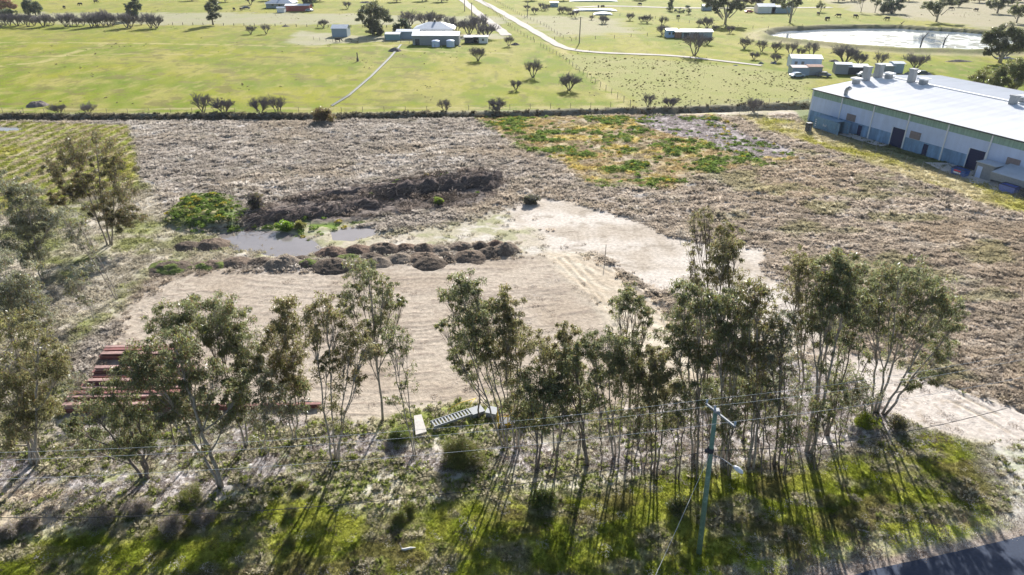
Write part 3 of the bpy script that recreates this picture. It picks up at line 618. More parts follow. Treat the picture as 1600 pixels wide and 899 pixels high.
TREES = [
 # label, base, blobs, stems, trunk radius, kwargs
 ('wide gum standing alone beside the striped paddock, three dark stems from one foot', (172,384), [(108,247,26),(150,236,28),(92,268,20),(180,262,20),(192,300,24),(140,290,18),(165,325,24),(205,335,18),(112,300,15),(183,345,18),(88,312,12)], 3, .17, dict(colr=(.10,.10,.055), redd=.4, spread=.7, dens=.9, L=.3, bark=1)),
 ('grey-leaved gum at the left picture edge in front of the striped paddock', (68,440), [(12,290,22),(38,305,20),(48,335,22),(14,345,24),(20,385,26),(62,372,20),(80,345,14),(50,405,22)], 2, .13, dict(colr=GREY, dens=.8, L=.28)),
 ('thin leaning gum with two pale stems and a wispy crown, beside the gravel pad corner', (184,470), [(98,340,18),(125,355,13),(112,368,12),(135,385,8)], 2, .07, dict(colr=GREY, dens=.5)),
 ('slight sapling with a small open crown leaning left of the pad corner', (148,502), [(120,436,18),(112,455,12),(132,470,9)], 1, .05, dict(colr=GREY, dens=.5)),
 ('gum cut by the left picture edge behind the broad left tree', (18,545), [(8,430,30),(40,470,28),(8,480,30),(50,500,22),(28,450,24)], 2, .13, dict(colr=GREY, dens=.85)),
 ('broad gum at the left edge with two stout pale stems joined at the foot', (56,727), [(18,520,34),(58,545,32),(15,575,36),(62,590,34),(22,625,34),(68,640,28),(88,575,22),(30,665,24),(8,690,20)], 3, .17, dict(colr=OLIVE, spread=.5, dens=.75)),
 ('small twiggy sapling left of the stacked red beams', (88,600), [(75,560,18),(98,575,16),(88,590,10)], 1, .05, dict(colr=GREY, dens=.55)),
 ('spindly sapling beside the ends of the red beams', (138,640), [(118,590,14),(135,610,14),(110,620,10)], 2, .04, dict(colr=GREY, dens=.35)),
 ('low dark-trunked gum leaning left over the red beams', (228,747), [(150,650,30),(190,675,28),(128,692,22),(215,640,26),(175,612,24),(235,690,22),(195,705,20),(110,668,16)], 3, .2, dict(colr=GREEN, spread=.6, bark=2)),
 ('big gum with pale forked limbs in front of the beam stacks', (345,762), [(235,590,30),(285,585,34),(225,560,26),(275,545,28),(330,600,32),(305,640,32),(255,640,28),(350,650,26),(205,575,20),(375,610,22)], 2, .2, dict(colr=GREEN, redd=.3)),
 ('tall gum with rounded bright-topped crown behind the forked big gum', (385,700), [(300,492,26),(332,485,30),(362,505,28),(378,538,28),(345,530,26),(388,570,24),(320,520,24)], 2, .12, dict(colr=GREEN)),
 ('gum with small separate crown left of the rounded bright-topped one', (322,700), [(258,490,22),(278,512,18),(245,508,15),(290,540,14)], 1, .1, dict(colr=GREEN)),
 ('narrow gum with grey-green top right of the big forked gum', (462,690), [(445,488,22),(455,505,20),(432,525,20),(425,560,26),(450,560,26),(432,595,22),(465,600,18)], 3, .08, dict(colr=OLIVE, redd=.3)),
 ('many-stemmed thicket gum with low dull foliage beside the lone red beam', (415,712), [(420,620,24),(398,650,22),(445,640,20),(405,590,20)], 4, .06, dict(colr=GREY, dens=.7)),
 ('gum with pale stems fanning from one foot, left of the straight tall one', (525,722), [(512,480,20),(492,500,22),(520,500,20),(488,525,20),(550,530,26),(570,545,20),(535,560,20),(560,590,14),(510,565,15)], 4, .1, dict(colr=OLIVE, redd=.3, dens=.85)),
 ('tallest straight gum with one clean pale trunk and high layered crown', (598,658), [(556,432,26),(575,425,18),(545,462,18),(598,450,20),(548,485,15),(585,478,18),(612,468,16),(628,472,8),(600,505,18),(580,510,16),(575,555,12)], 1, .14, dict(colr=GREEN, dens=.9)),
 ('slim twin-stemmed gum with small crown standing in front of the concrete slab', (648,712), [(622,522,18),(605,530,14),(635,540,15),(618,550,12),(628,600,9),(612,622,10)], 2, .07, dict(colr=GREEN, dens=.6)),
 ('gum with four pale stems and an upper crown tilting left, right of the slab', (790,702), [(716,452,24),(738,450,18),(700,470,13),(738,488,26),(760,492,24),(728,520,24),(712,548,20),(750,535,22),(692,512,10),(722,575,14)], 3, .11, dict(colr=GREEN)),
 ('gum with steep pale stems sharing its foot with the left-tilting one', (808,704), [(790,475,22),(805,490,18),(790,515,26),(765,545,22),(815,530,24),(790,555,22)], 3, .11, dict(colr=OLIVE)),
 ('thin dark-stemmed gum just behind the grey frame', (748,656), [(742,560,15),(735,590,12)], 1, .08, dict(colr=GREEN, dens=.7, bark=2)),
 ('dark bushy gum low against the yellow frame', (840,735), [(825,600,26),(850,620,26),(812,640,24),(840,655,26),(865,600,20)], 2, .13, dict(colr=GREEN, bark=2)),
 ('gum with green dome top, first right of the pale-stemmed pair', (868,705), [(842,545,22),(885,520,18),(880,545,22),(858,560,20),(890,570,20)], 2, .1, dict(colr=OLIVE)),
 ('gum whose long shadow falls between the two grassy tufts, dark trunk', (917,729), [(888,595,24),(915,620,26),(900,560,20),(885,640,20)], 2, .14, dict(colr=GREEN, bark=2)),
 ('wide-topped gum in the middle of the belt below the lone tall one', (962,716), [(925,545,22),(950,540,24),(975,555,24),(940,575,24),(965,590,24),(990,580,18)], 3, .1, dict(colr=GREEN)),
 ('tall bare-stemmed gum carrying only a round top above the others, mid-belt', (985,680), [(975,462,20),(990,465,16),(968,478,15),(1003,485,15),(1010,495,12)], 3, .08, dict(colr=GREEN, dens=.9)),
 ('low gum with tight dark crown under the lone round top', (997,690), [(998,530,16),(1003,548,14),(992,560,12)], 1, .08, dict(colr=GREEN)),
 ('gum with drooping olive crown left of the utility pole', (1022,742), [(1010,585,24),(1035,575,22),(1015,615,24),(1042,610,22),(1025,555,18)], 3, .12, dict(colr=OLIVE, bark=2)),
 ('slim gum with sparse crown between the drooping olive gum and the pole', (1058,748), [(1062,640,18),(1048,660,15),(1070,610,15)], 2, .09, dict(colr=GREEN, dens=.7, bark=2)),
 ('thin, nearly bare gum whose twigs rise highest beside the white clay patch', (1102,600), [(1085,345,14),(1100,335,12),(1095,365,14),(1082,390,12),(1108,352,12),(1078,418,10)], 3, .08, dict(colr=OLIVE, dens=.13, dead=True, bark=2)),
 ('gum with yellow-green upper crown right beside the nearly bare one', (1128,640), [(1132,362,18),(1140,388,22),(1125,400,18),(1150,395,18),(1120,425,20),(1095,440,20),(1140,430,18)], 2, .12, dict(colr=OLIVE, dens=.9)),
 ('leafy gum of the dense cluster with spreading top, just left behind the pole', (1085,715), [(1068,455,22),(1095,470,24),(1075,490,22),(1050,520,22),(1085,530,26),(1060,555,22),(1100,560,20)], 3, .12, dict(colr=GREEN)),
 ('dense cluster gum with a dark heart to its crown, behind the pole top', (1130,722), [(1120,480,24),(1150,475,24),(1145,505,26),(1120,520,24),(1160,530,22),(1128,550,24),(1150,570,20)], 3, .13, dict(colr=GREEN)),
 ('cluster gum with reddish crown tips right of the pole top', (1172,732), [(1180,455,22),(1172,480,22),(1195,500,22),(1185,530,24),(1165,555,22),(1195,565,20)], 3, .12, dict(colr=OLIVE, redd=.32)),
 ('slender cluster gum showing a long bare trunk behind the street lamp', (1160,690), [(1165,585,22),(1150,600,18),(1178,610,18)], 2, .1, dict(colr=GREEN, bark=2)),
 ('cluster gum with loose grey-green crown above the leaf litter', (1212,728), [(1215,520,22),(1205,550,24),(1225,560,20),(1210,590,22),(1222,500,18)], 3, .11, dict(colr=GREY, dens=.8, bark=2)),
 ('gum with fine upright branches and thin foliage right of the dense cluster', (1245,690), [(1248,405,18),(1245,430,20),(1262,420,16),(1240,460,20),(1255,480,18),(1250,520,16)], 2, .1, dict(colr=OLIVE, dens=.6)),
 ('thick-trunked gum with tall dark crown left of the round spreading one', (1262,708), [(1290,420,22),(1315,410,22),(1330,425,20),(1285,450,26),(1312,450,26),(1295,485,26),(1270,500,20),(1318,480,22),(1292,515,22)], 3, .19, dict(colr=GREEN)),
 ('leaning gum whose dark trunk slants right between the two largest crowns', (1292,682), [(1345,470,20),(1340,500,20),(1330,450,18),(1325,530,16)], 2, .13, dict(colr=GREEN, bark=2)),
 ('big round-crowned gum at the right end of the belt with fanning pale limbs', (1372,648), [(1352,452,20),(1348,490,18),(1378,438,22),(1405,430,24),(1435,435,24),(1462,450,24),(1480,478,22),(1490,510,18),(1455,485,24),(1425,470,24),(1392,470,24),(1365,475,20),(1475,540,18),(1440,520,22),(1405,510,20),(1370,505,18),(1455,590,15),(1430,600,13),(1465,560,14)], 5, .15, dict(colr=GREEN, spread=.5, dens=.85)),
 ('small low gum beneath the round-crowned gum, green and bushy', (1352,655), [(1340,600,16),(1352,622,18),(1330,630,14)], 2, .06, dict(colr=GREY, dens=.85)),
 ('thin sapling among the trunks right of the street lamp', (1236,715), [(1240,640,12),(1228,625,12)], 1, .06, dict(colr=GREY, dens=.6, bark=2)),
]
for i, (lb, bs, bl, st, tr, kw) in enumerate(TREES):
    kw = dict(kw); bk = kw.pop('bark', None); kw['bark'] = {1: M_bark, 2: M_barkdark, None: M_bark}[bk]
    gum('gum_tree', lb, bs, bl, st, tr, seed=100 + i, group=G, **kw)
# leafless or nearly leafless whips standing in the belt
for i, (x, y, tx, ty, lb) in enumerate([(275,700,262,560,'thin bare whip under the forked big gum'), (940,735,932,600,'thin dark whip in the middle of the belt'), (1088,752,1092,600,'thin dark whip just left of the pole'), (1190,742,1200,600,'thin dark whip right of the street lamp'), (1205,735,1172,610,'leaning dark whip right of the street lamp'), (1320,668,1345,540,'thin dark whip between the two largest gums'), (490,705,470,610,'thin whip beside the lone red beam'), (868,742,880,630,'thin whip behind the low dark bushy gum')]):
    gum('gum_sapling', lb, (x, y), [(tx, ty, 12), (tx + 8, ty + 26, 9)], 1, .05, dens=.5, seed=300 + i, group='whips in the roadside belt', bark=M_barkdark, cat='sapling')

for i, (x, y, tx, ty, lb) in enumerate([(905,700,900,560,'slim gum sapling with narrow crown among the mid-belt trunks'), (1005,735,1000,640,'slim low sapling left of the drooping olive gum'), (1110,690,1112,600,'slim sapling directly behind the pole head'), (1140,745,1138,640,'slim sapling between the pole and the street lamp head'), (1225,745,1232,655,'slim sapling in shade right of the leaning dark whip'), (1275,735,1280,630,'slim sapling in front of the thick-trunked gum'), (1310,700,1305,600,'slim sapling right of the thick-trunked gum'), (1185,690,1190,620,'slim sapling behind the reddish-tipped cluster gum')]):
    gum('gum_sapling', lb, (x, y), [(tx, ty, 16), (tx + 9, ty + 22, 13), (tx - 8, ty + 34, 11)], 2, .07, dens=.8, seed=340 + i, group='whips in the roadside belt', bark=M_barkdark, cat='sapling', colr=GREEN)
# ------------------------------------------------------------------ soil heaps
def heap(name, label, cat, px, py, w, hpx, tint, seed, group=None, tint2=None, flat=1.0):
    """px,py: middle of the front foot of the heap; w, hpx: its width and height in photo pixels"""
    x, y, _ = at(px, py); dp = depth(y, 0); rx = w * dp / F / 2; hh = hpx * dp / F * .62 * flat; ry = min(rx * .85, hh * 2.0 + .4)
    y += ry * .8; r = np.random.RandomState(seed); n, m = 26, 40; V = [(0, 0, 1.0)]; uu = np.linspace(.04, 1.12, n)
    a = np.linspace(0, 2 * np.pi, m, endpoint=False); U, A = np.meshgrid(uu, a, indexing='ij'); U = U.ravel(); A = A.ravel()
    lx = U * np.cos(A); ly = U * np.sin(A); ed = 1 + .25 * (fbm(np.cos(A) * 1.3 + seed, np.sin(A) * 1.3, 5) - .5) * 2
    X = lx * rx * ed; Y = ly * ry * ed; q = fbm(X * .9 + seed * 3.1, Y * .9, 7, 3); q2 = fbm(X * 2.6 + seed, Y * 2.6, 8, 4)
    Zz = hh * np.clip(1 - U ** 1.7, -.2, 1) * (.6 + .75 * q) + (q2 - .5) * .34 * np.clip(1.1 - U, 0, 1) ** .5 * min(1, hh) + (r.rand(len(U)) - .5) * .05
    V = np.concatenate([[[0, 0, hh]], np.stack([X, Y, Zz], 1)]); Fc = []
    for i in range(n - 1):
        for k in range(m): Fc.append((1 + i * m + k, 1 + i * m + (k + 1) % m, 1 + (i + 1) * m + (k + 1) % m, 1 + (i + 1) * m + k))
    t = np.array(tint)[None, :] * (.7 + .6 * np.concatenate([[.5], q2]))[:, None]
    if tint2 is not None:
        g = sst(.45, .62, np.concatenate([[.5], fbm(X * 1.6 + seed, Y * 1.6, 9, 3)]))[:, None]; t = t * (1 - g) + np.array(tint2)[None, :] * g
    me = mesh_np(name, V, np.array(Fc), M_soil, 4, t, True)
    o = link(name, me, None, (x, y, hz(x, y) - .02)); return tag(o, label, cat, group)
BR = (.19,.145,.11); DK = (.14,.11,.085); GYH = (.25,.205,.16); RD = (.20,.14,.105); GN = (.15,.19,.05)
HG = 'heaps of tipped soil between the pond and the gravel pad'
H1 = [
 ('left half of the pair of dark soil heaps standing apart left of the puddle', 287,392,34,14,DK,None),
 ('right, paler half of the pair of soil heaps standing apart left of the puddle', 322,390,40,17,BR,None),
 ('long soil heap with green growth at the left end of the front row', 258,428,64,18,DK,GN),
 ('flat sliver of soil in front of the left end heap', 246,432,30,5,DK,None),
 ('green-flecked soil heap, second in the front row from the left', 319,422,48,14,BR,GN),
 ('plain brown soil heap between the green-flecked one and a small dark one', 363,418,42,14,BR,None),
 ('small dark soil heap just left of the big pale stony one', 402,417,36,12,DK,None),
 ('big pale stony soil heap at the near edge of the puddle', 438,423,54,23,GYH,None),
 ('small dark heap tucked behind the right side of the pale stony one', 466,409,24,9,DK,None),
 ('little mossy green heap between the pale stony one and the broad dark one', 478,418,26,9,DK,GN),
 ('broad dark heap of coarse soil with a light front foot', 516,426,62,19,DK,None),
 ('low grassy heap behind the broad dark one', 540,408,38,9,BR,GN),
]
H2 = [
 ('reddish heap at the left end of the back row, nearest the puddle', 515,404,42,18,RD,None),
 ('second heap of the back row, reddish with a humped top', 556,400,40,17,RD,None),
 ('tall crumbly heap, third in the back row', 597,399,46,20,BR,None),
 ('low reddish heap with a little spike of clods, fourth in the back row', 633,396,34,15,RD,None),
 ('rounded brown heap in the middle of the back row', 660,397,38,18,BR,None),
 ('small pale heap filling the gap right of the middle of the back row', 687,397,28,14,GYH,None),
 ('tall speckled heap, third from the right in the back row', 719,394,36,19,BR,GYH),
 ('dark-fronted heap, second from the right in the back row', 749,391,28,15,DK,None),
 ('heap with a crumpled reddish top near the right end of the back row', 774,388,26,14,RD,None),
 ('large rounded heap closing the right end of both rows', 789,400,40,22,BR,GYH),
]
H3 = [
 ('brown heap of the front row behind the double-crested one', 577,410,36,12,DK,None),
 ('double-crested grey heap of the front row right of the tall gum', 590,417,36,12,GYH,None),
 ('grey layered heap in the front row, right of the double-crested one', 622,412,38,15,GYH,None),
 ('widest brown heap in the front row', 661,412,52,17,BR,None),
 ('smooth half-round dark heap standing out onto the pad before the widest one', 669,420,40,15,DK,None),
 ('small shadowed heap right of the widest one', 696,405,24,10,DK,None),
 ('very small round heap just before the small shadowed one', 702,410,20,8,DK,None),
 ('brown heap second from the right in the front row', 733,409,46,16,BR,None),
 ('crumbs of soil at the front foot of the row near its right end', 743,412,22,4,DK,None),
 ('dark heap at the right end of the front row', 766,403,38,17,DK,None),
]
for i, (lb, x, y, w, h_, t, t2) in enumerate(H1 + H2 + H3): heap('soil_heap', lb, 'soil heap', x, y + 1, w * 1.3, h_ * .95, t, 10 + i, HG, t2)

# ------------------------------------------------------------------ rows of bulldozed brush
def windrow(name, label, pts, w, h, seed, nst, tint=(.12,.095,.085)):
    P = [Vector(at(*p)) for p in pts]; o = P[0]; root = thing(name, label, 'brush pile', tuple(o)); rr = random.Random(seed); rows = []; L = [0]
    for i in range(1, len(P)): L.append(L[-1] + (P[i] - P[i - 1]).length)
    def on(s):
        for i in range(1, len(P)):
            if s <= L[i] or i == len(P) - 1: return P[i - 1].lerp(P[i], (s - L[i - 1]) / (L[i] - L[i - 1])), (P[i] - P[i - 1]).normalized()
    ns = int(L[-1] / .45); m = 17; V = []
    for i in range(ns + 1):
        s = L[-1] * i / ns; c, d = on(s); nrm = Vector((-d.y, d.x, 0)); e = min(1, s / 2, (L[-1] - s) / 2 + .05)
        for k in range(m):
            u = (k / (m - 1) * 2 - 1); p = c + nrm * u * w * (.75 + .5 * math.sin(s * .9 + seed) * .3); V.append((p.x - o.x, p.y - o.y, u, s, e))
    V = np.array(V); q = fbm(V[:, 0] * .9 + seed, V[:, 1] * .9, 3, 4); q2 = fbm(V[:, 0] * 3, V[:, 1] * 3, 4, 2)
    z = h * V[:, 4] * np.clip(1 - V[:, 2] ** 2, 0, 1) * (.1 + 1.6 * q) + (q2 - .5) * .9 * (1 - V[:, 2] ** 2) - .05
    VV = np.stack([V[:, 0], V[:, 1], z], 1); Fc = [(i * m + k, i * m + k + 1, (i + 1) * m + k + 1, (i + 1) * m + k) for i in range(ns) for k in range(m - 1)]
    t = np.array(tint)[None, :] * (.6 + .9 * q2)[:, None]
    link('earth_ridge', mesh_np('earth_ridge', VV, np.array(Fc), M_soil, 4, t, True), root)
    b = MB()
    for i in range(nst):
        s = rr.uniform(0, L[-1]); c, d = on(s); nrm = Vector((-d.y, d.x, 0)); p = c - o + nrm * rr.gauss(0, w * .38); p.z = h * rr.uniform(.2, 1.0)
        a = math.atan2(d.y, d.x) + rr.gauss(0, .7); l = rr.uniform(.5, 2.2); e = Vector((math.cos(a), math.sin(a), rr.gauss(0, .3))) * l
        b.tube([p - e * .5, p + Vector((0, 0, rr.uniform(-.1, .12))), p + e * .5], [.05 * rr.uniform(.4, 1.4), .04, .012], 4, cap=False)
    tag(b.build('branches', M_barkdark, root), kind='stuff'); return root
windrow('brush_windrow', 'dark brush and earth windrow behind the large puddle, lower left stretch', [(378,350),(430,342),(500,338),(560,325),(600,318)], 3.6, 1.2, 1, 900)
windrow('brush_windrow', 'dark brush windrow climbing right to its highest tangled end', [(590,312),(640,303),(700,296),(745,290),(778,283)], 3.4, 1.8, 2, 900)
windrow('brush_windrow', 'short brush tail hooking down from the high end of the windrow', [(748,303),(765,300),(772,287),(782,272)], 1.6, 1.2, 3, 160)
windrow('brush_windrow', 'thin upper line of brush above the long windrow', [(460,318),(520,308),(590,300),(660,288),(720,278)], 1.8, .9, 4, 500, (.15,.12,.105))
# ------------------------------------------------------------------ bushes
def bush(name, label, px, py, w, h, colr, seed, n=26, per=150, L=.2, W=.07, redd=.1, cat='bush', group=None, dz=0):
    rng = np.random.RandomState(seed); x, y, _ = at(px, py); dp = depth(y, 0); rx = w * dp / F / 2; H = h * dp / F
    root = thing(name, label, cat, (x, y, hz(x, y) - .05), 0, group); c = rng.randn(n, 3); c /= np.linalg.norm(c, axis=1)[:, None]; c *= rng.rand(n, 1) ** .4
    c = np.stack([c[:, 0] * rx * .8, c[:, 1] * rx * .6, (c[:, 2] * .5 + .52) * H * .9], 1); cr = np.full(n, .32 * (rx + H) / 2) * (.7 + .6 * rng.rand(n))
    b = MB()
    for q in c: b.tube([(q[0] * .1, q[1] * .1, 0), (q[0] * .5, q[1] * .5, q[2] * .6), tuple(q)], [.05, .03, .012], 4, cap=False)
    b.build('stems', M_barkdark, root)
    V, Fc, T = leaf_cloud(c, cr, per, L, W, rng, colr, redd, .3); V[:, 2] = np.maximum(V[:, 2], .02); link('foliage', mesh_np('foliage', V, Fc, M_leaf, 3, T), root); return root
bush('round_bush', 'rounded rust-green bush alone at the end of the narrow drain', 508,192,40,24,(.13,.10,.055), 1, per=200, L=.3, W=.14, redd=.6)
bush('dark_bush', 'dark bluish bush left of the brush windrow', 403,328,34,30,(.10,.09,.09), 2, per=160, L=.3, W=.08, redd=.2)
bush('dark_bush', 'grey dome-shaped bush at the far corner of the white clay', 830,318,32,16,(.12,.12,.10), 3, per=240, L=.2, W=.08)
bush('low_shrub', 'bright green rosette plants at the puddle edge under the windrow', 445,360,30,16,(.17,.27,.03), 4, cat='shrub', redd=0, L=.24, W=.12)
bush('low_shrub', 'olive rosette plant right of the bright green one', 470,358,20,12,(.24,.24,.07), 5, cat='shrub', redd=.2)
bush('low_shrub', 'yellow-green plant on the right part of the windrow', 685,322,18,12,(.20,.27,.04), 6, cat='shrub', redd=0)
bush('grass_clump', 'large clump of green and brown reeds in front of the grey frame', 722,722,74,36,(.15,.17,.05), 7, n=60, per=260, L=.5, W=.02, cat='grass clump', redd=.3)
bush('low_shrub', 'green shrub around the foot of the slim twin-stemmed gum', 625,690,40,26,(.12,.16,.04), 8, n=30, cat='shrub', L=.16, W=.05)
bush('low_shrub', 'bright yellow-green shrub at the foot of the round-crowned gum', 1352,668,42,24,(.24,.28,.03), 9, n=24, cat='shrub', redd=0, L=.16, W=.06)
bush('low_shrub', 'dark twiggy shrub right of the yellow-green one', 1400,672,40,26,(.10,.095,.06), 10, n=30, cat='shrub', per=90, L=.16, W=.05)
bush('low_shrub', 'dark shrub in the deep shade left of the pole among the whips', 850,790,52,24,(.09,.12,.03), 11, n=40, cat='shrub', L=.16, W=.05)
bush('low_shrub', 'shrub half hidden behind the pole foot in the shade', 1060,800,46,34,(.08,.10,.035), 12, n=30, cat='shrub', L=.16, W=.05)
bush('low_shrub', 'straggling green shrub below the low gum over the red beams', 120,620,30,20,(.12,.13,.06), 13, n=16, cat='shrub', L=.18, per=70)
for i, (x, y, w, h_, lb) in enumerate([(455,850,30,16,'round green tussock on the verge left of the muddy hollow'), (435,770,20,12,'small green tussock below the fanning pale gum'), (470,765,26,13,'green tussock beside the shadow of the fanning gum'), (640,800,26,18,'green tussock between the two long tree shadows'), (455,805,26,18,'dark green tussock left of the tall gum shadow'), (625,815,24,24,'taller dark tussock on the verge edge, left one of two'), (300,780,50,24,'wide green tussock under the big forked gum'), (1300,790,30,18,'tussock at the verge middle below the thick-trunked gum')]):
    bush('grass_tussock', lb, x, y, w, h_, (.16,.19,.045), 40 + i, n=20, per=120, L=.3, W=.02, cat='tussock', redd=.3, group='tussocks on the verge')
# grey fluffy dead-grass mounds at the lower left
for i, (x, y, w, h_, lb) in enumerate([(10,840,40,24,'grey dead-grass mound at the left picture edge'), (45,825,34,22,'grey dead-grass mound under the bare patch'), (165,815,44,24,'grey dead-grass mound in the shade below the low gum'), (215,800,44,26,'broad grey dead-grass mound right of the shaded one'), (270,825,50,26,'grey dead-grass mound among the shadow stripes'), (320,815,44,22,'grey dead-grass mound at the end of the mound row')]):
    bush('dead_grass_mound', lb, x, y, w, h_, (.30,.26,.24), 60 + i, n=24, per=260, L=.3, W=.018, cat='dead grass', redd=.1, group='grey dead-grass mounds on the verge')
# ------------------------------------------------------------------ stacked red steel beams
def ibeam(label, px, py, length, z, m, w=.32, h_=.42, rz=.02, group='red steel beams stacked by the pad'):
    x, y, _ = at(px, py, z); t = thing('steel_beam', label, 'steel beam', (x, y, hz(x, y) * 0 + z), rz, group)
    b = MB(); b.box((length / 2, 0, h_ - .02), (length, w, .04)); b.build('top_flange', m, t)
    b = MB(); b.box((length / 2, 0, h_ / 2), (length, .035, h_ - .08)); b.build('web', m, t)
    b = MB(); b.box((length / 2, 0, .02), (length, w, .04)); b.build('bottom_flange', m, t); return t
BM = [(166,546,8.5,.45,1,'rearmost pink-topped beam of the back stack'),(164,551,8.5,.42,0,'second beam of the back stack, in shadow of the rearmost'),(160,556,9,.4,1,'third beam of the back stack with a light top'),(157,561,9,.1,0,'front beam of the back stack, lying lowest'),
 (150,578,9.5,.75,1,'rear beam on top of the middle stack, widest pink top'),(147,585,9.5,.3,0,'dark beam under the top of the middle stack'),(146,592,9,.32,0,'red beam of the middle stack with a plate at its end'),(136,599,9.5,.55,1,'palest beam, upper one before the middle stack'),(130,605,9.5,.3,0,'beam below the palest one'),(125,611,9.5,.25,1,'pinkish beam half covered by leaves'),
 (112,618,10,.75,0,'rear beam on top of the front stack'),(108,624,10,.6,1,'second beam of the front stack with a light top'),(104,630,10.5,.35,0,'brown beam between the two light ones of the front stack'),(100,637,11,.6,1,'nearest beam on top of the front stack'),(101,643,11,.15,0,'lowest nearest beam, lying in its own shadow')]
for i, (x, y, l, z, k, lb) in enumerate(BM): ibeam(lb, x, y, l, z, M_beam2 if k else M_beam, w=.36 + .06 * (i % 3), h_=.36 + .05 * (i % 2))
ibeam('single dark red beam lying alone behind the many-stemmed gums', 300, 640, 11.5, .08, M_beam, rz=.03, group=None)
for i, (x, y, lb) in enumerate([(175,552,'timber bearer under the back beam stack'), (165,590,'timber bearer under the middle beam stack'), (125,630,'timber bearer under the front beam stack')]):
    X, Y, _ = at(x, y); b = MB(); b.box((0, 0, .06), (.18, 2.6, .16), .05); b.box((.05, .02, .145), (.14, 2.4, .02), .05); tag(b.build('timber_bearer', M_wood, None, (X + .8, Y, hz(X, Y))), lb, 'timber')
# ------------------------------------------------------------------ slab, grey frames, yellow frame
def quad_on(a, b_, c, z=0): pass
x0, y0, _ = at(658, 684); 
b = MB(); pr = [at(650,685), at(667,680), at(659,653), at(647,655)]; cx = sum(p[0] for p in pr) / 4; cy = sum(p[1] for p in pr) / 4
vs = [(p[0] - cx, p[1] - cy, z) for z in (0, .34) for p in pr]; b.add(vs, [(0,3,2,1),(4,5,6,7),(0,1,5,4),(1,2,6,5),(2,3,7,6),(3,0,4,7)])
tag(b.build('concrete_slab', M_conc, None, (cx, cy, hz(cx, cy) - .02)), 'pale concrete block lying in the grass behind the slim twin-stemmed gum', 'concrete block')
def ladder_frame(label, a, c, width, n, z=.55, legs=True):
    A = Vector(at(*a, z)); C2 = Vector(at(*c, z)); d = C2 - A; L = d.length; rz = math.atan2(d.y, d.x); t = thing('cattle_grid', label, 'steel frame', (A.x, A.y, 0), rz)
    for s in (0, 1):
        b = MB(); b.box((L / 2, s * width, z), (L, .07, .22)); b.build('side_rail', M_galv, t)
    sm = MB(); sm.box((0, width / 2, 0), (.13, width - .08, .05)); slat = sm.build('slat', M_galv, t, (.15, 0, z + .06))
    for i in range(1, n):
        o = slat.copy(); COL.objects.link(o); o.parent = t; o.location.x = .15 + (L - .3) * i / (n - 1)
    for q in ((.1, 0), (L - .1, 0), (.1, width), (L - .1, width)):
        b = MB(); b.box((q[0], q[1], (z - .1) / 2), (.08, .08, z - .1)); b.build('leg', M_galv, t)
    return t
ladder_frame('grey slatted steel frame like a cattle grid in the weeds right of the concrete block', (678,668), (737,648), .8, 12)
def panel_box(name, label, px, py, d, rz, m, cat, tilt=0):
    x, y, _ = at(px, py); t = thing(name, label, cat, (x, y, 0), rz); b = MB(); b.box((0, 0, d[2] / 2), d); b.build('body', m, t); b = MB(); b.box((0, 0, d[2] + .025), (d[0] + .1, d[1] + .1, .05)); b.build('lid', M_galv, t); return t
panel_box('steel_box', 'flat grey steel box at the right end of the slatted frame', 745, 648, (1.1,.9,.5), .5, M_galv, 'steel box')
panel_box('steel_box', 'green-grey steel box between the dark trunk and the yellow frame', 769, 650, (.9,.9,.6), -.3, M_galv, 'steel box')
def yellow_frame():
    x, y, _ = at(800, 664); t = thing('yellow_machine', 'yellow steel machine frame with orange rails behind the pale-stemmed gums', 'machine frame', (x, y, 0), .1)
    for i, (a, c) in enumerate([((-1.2,-.5),(1.2,-.5)), ((-1.2,.6),(1.2,.6))]):
        b = MB(); b.tube([(a[0], a[1], .45), (c[0], c[1], .45)], .05, 8); b.build('lower_rail', M_yel, t); b = MB(); b.tube([(a[0], a[1], 1.5), (c[0], c[1], 1.5)], .04, 8); b.build('upper_rail', M_rust, t)
    for q in [(-1.2,-.5),(-.4,-.5),(.4,-.5),(1.2,-.5),(-1.2,.6),(0,.6),(1.2,.6)]:
        b = MB(); b.tube([(*q, 0), (*q, 1.5)], .05, 8); b.build('post', M_yel, t)
    for k in range(3):
        b = MB(); b.tube([(-1.2 + k * .8, -.5, .45), (-.4 + k * .8, -.5, 1.5)], .035, 6); b.build('brace', M_yel, t)
    b = MB(); b.box((0, 0, .5), (2.2, .9, .08)); b.build('deck', M_dark, t)
    for s in (-1, 1):
        b = MB(); b.tube([(s * .9, -.75, .3), (s * .9, -.55, .3)], .3, 16); b.build('wheel', M_dark, t)
yellow_frame()
def pipe(label, pts, r, m, name='pipe', cat='pipe', z=.3):
    P = [Vector(at(*p, z)) for p in pts]; o = P[0].copy(); o.z = 0; b = MB(); b.tube([p - o + Vector((0, 0, .05 * math.sin(i * 2))) for i, p in enumerate(P)], r, 7); return tag(b.build(name, m, None, o, smooth=True), label, cat)
pipe('long yellow rod leaning over the weeds behind the slatted frame', [(700,640),(720,630),(744,622)], .035, M_yel, 'yellow_rod', 'rod', .5)
pipe('short yellow rod standing askew near the end of the long one', [(733,636),(737,630),(742,623)], .03, M_yel, 'yellow_rod', 'rod', .5)
pipe('long pale pipe lying flat on the pad below the lone beam', [(452,632),(470,628),(490,627)], .05, M_galv, z=.1)
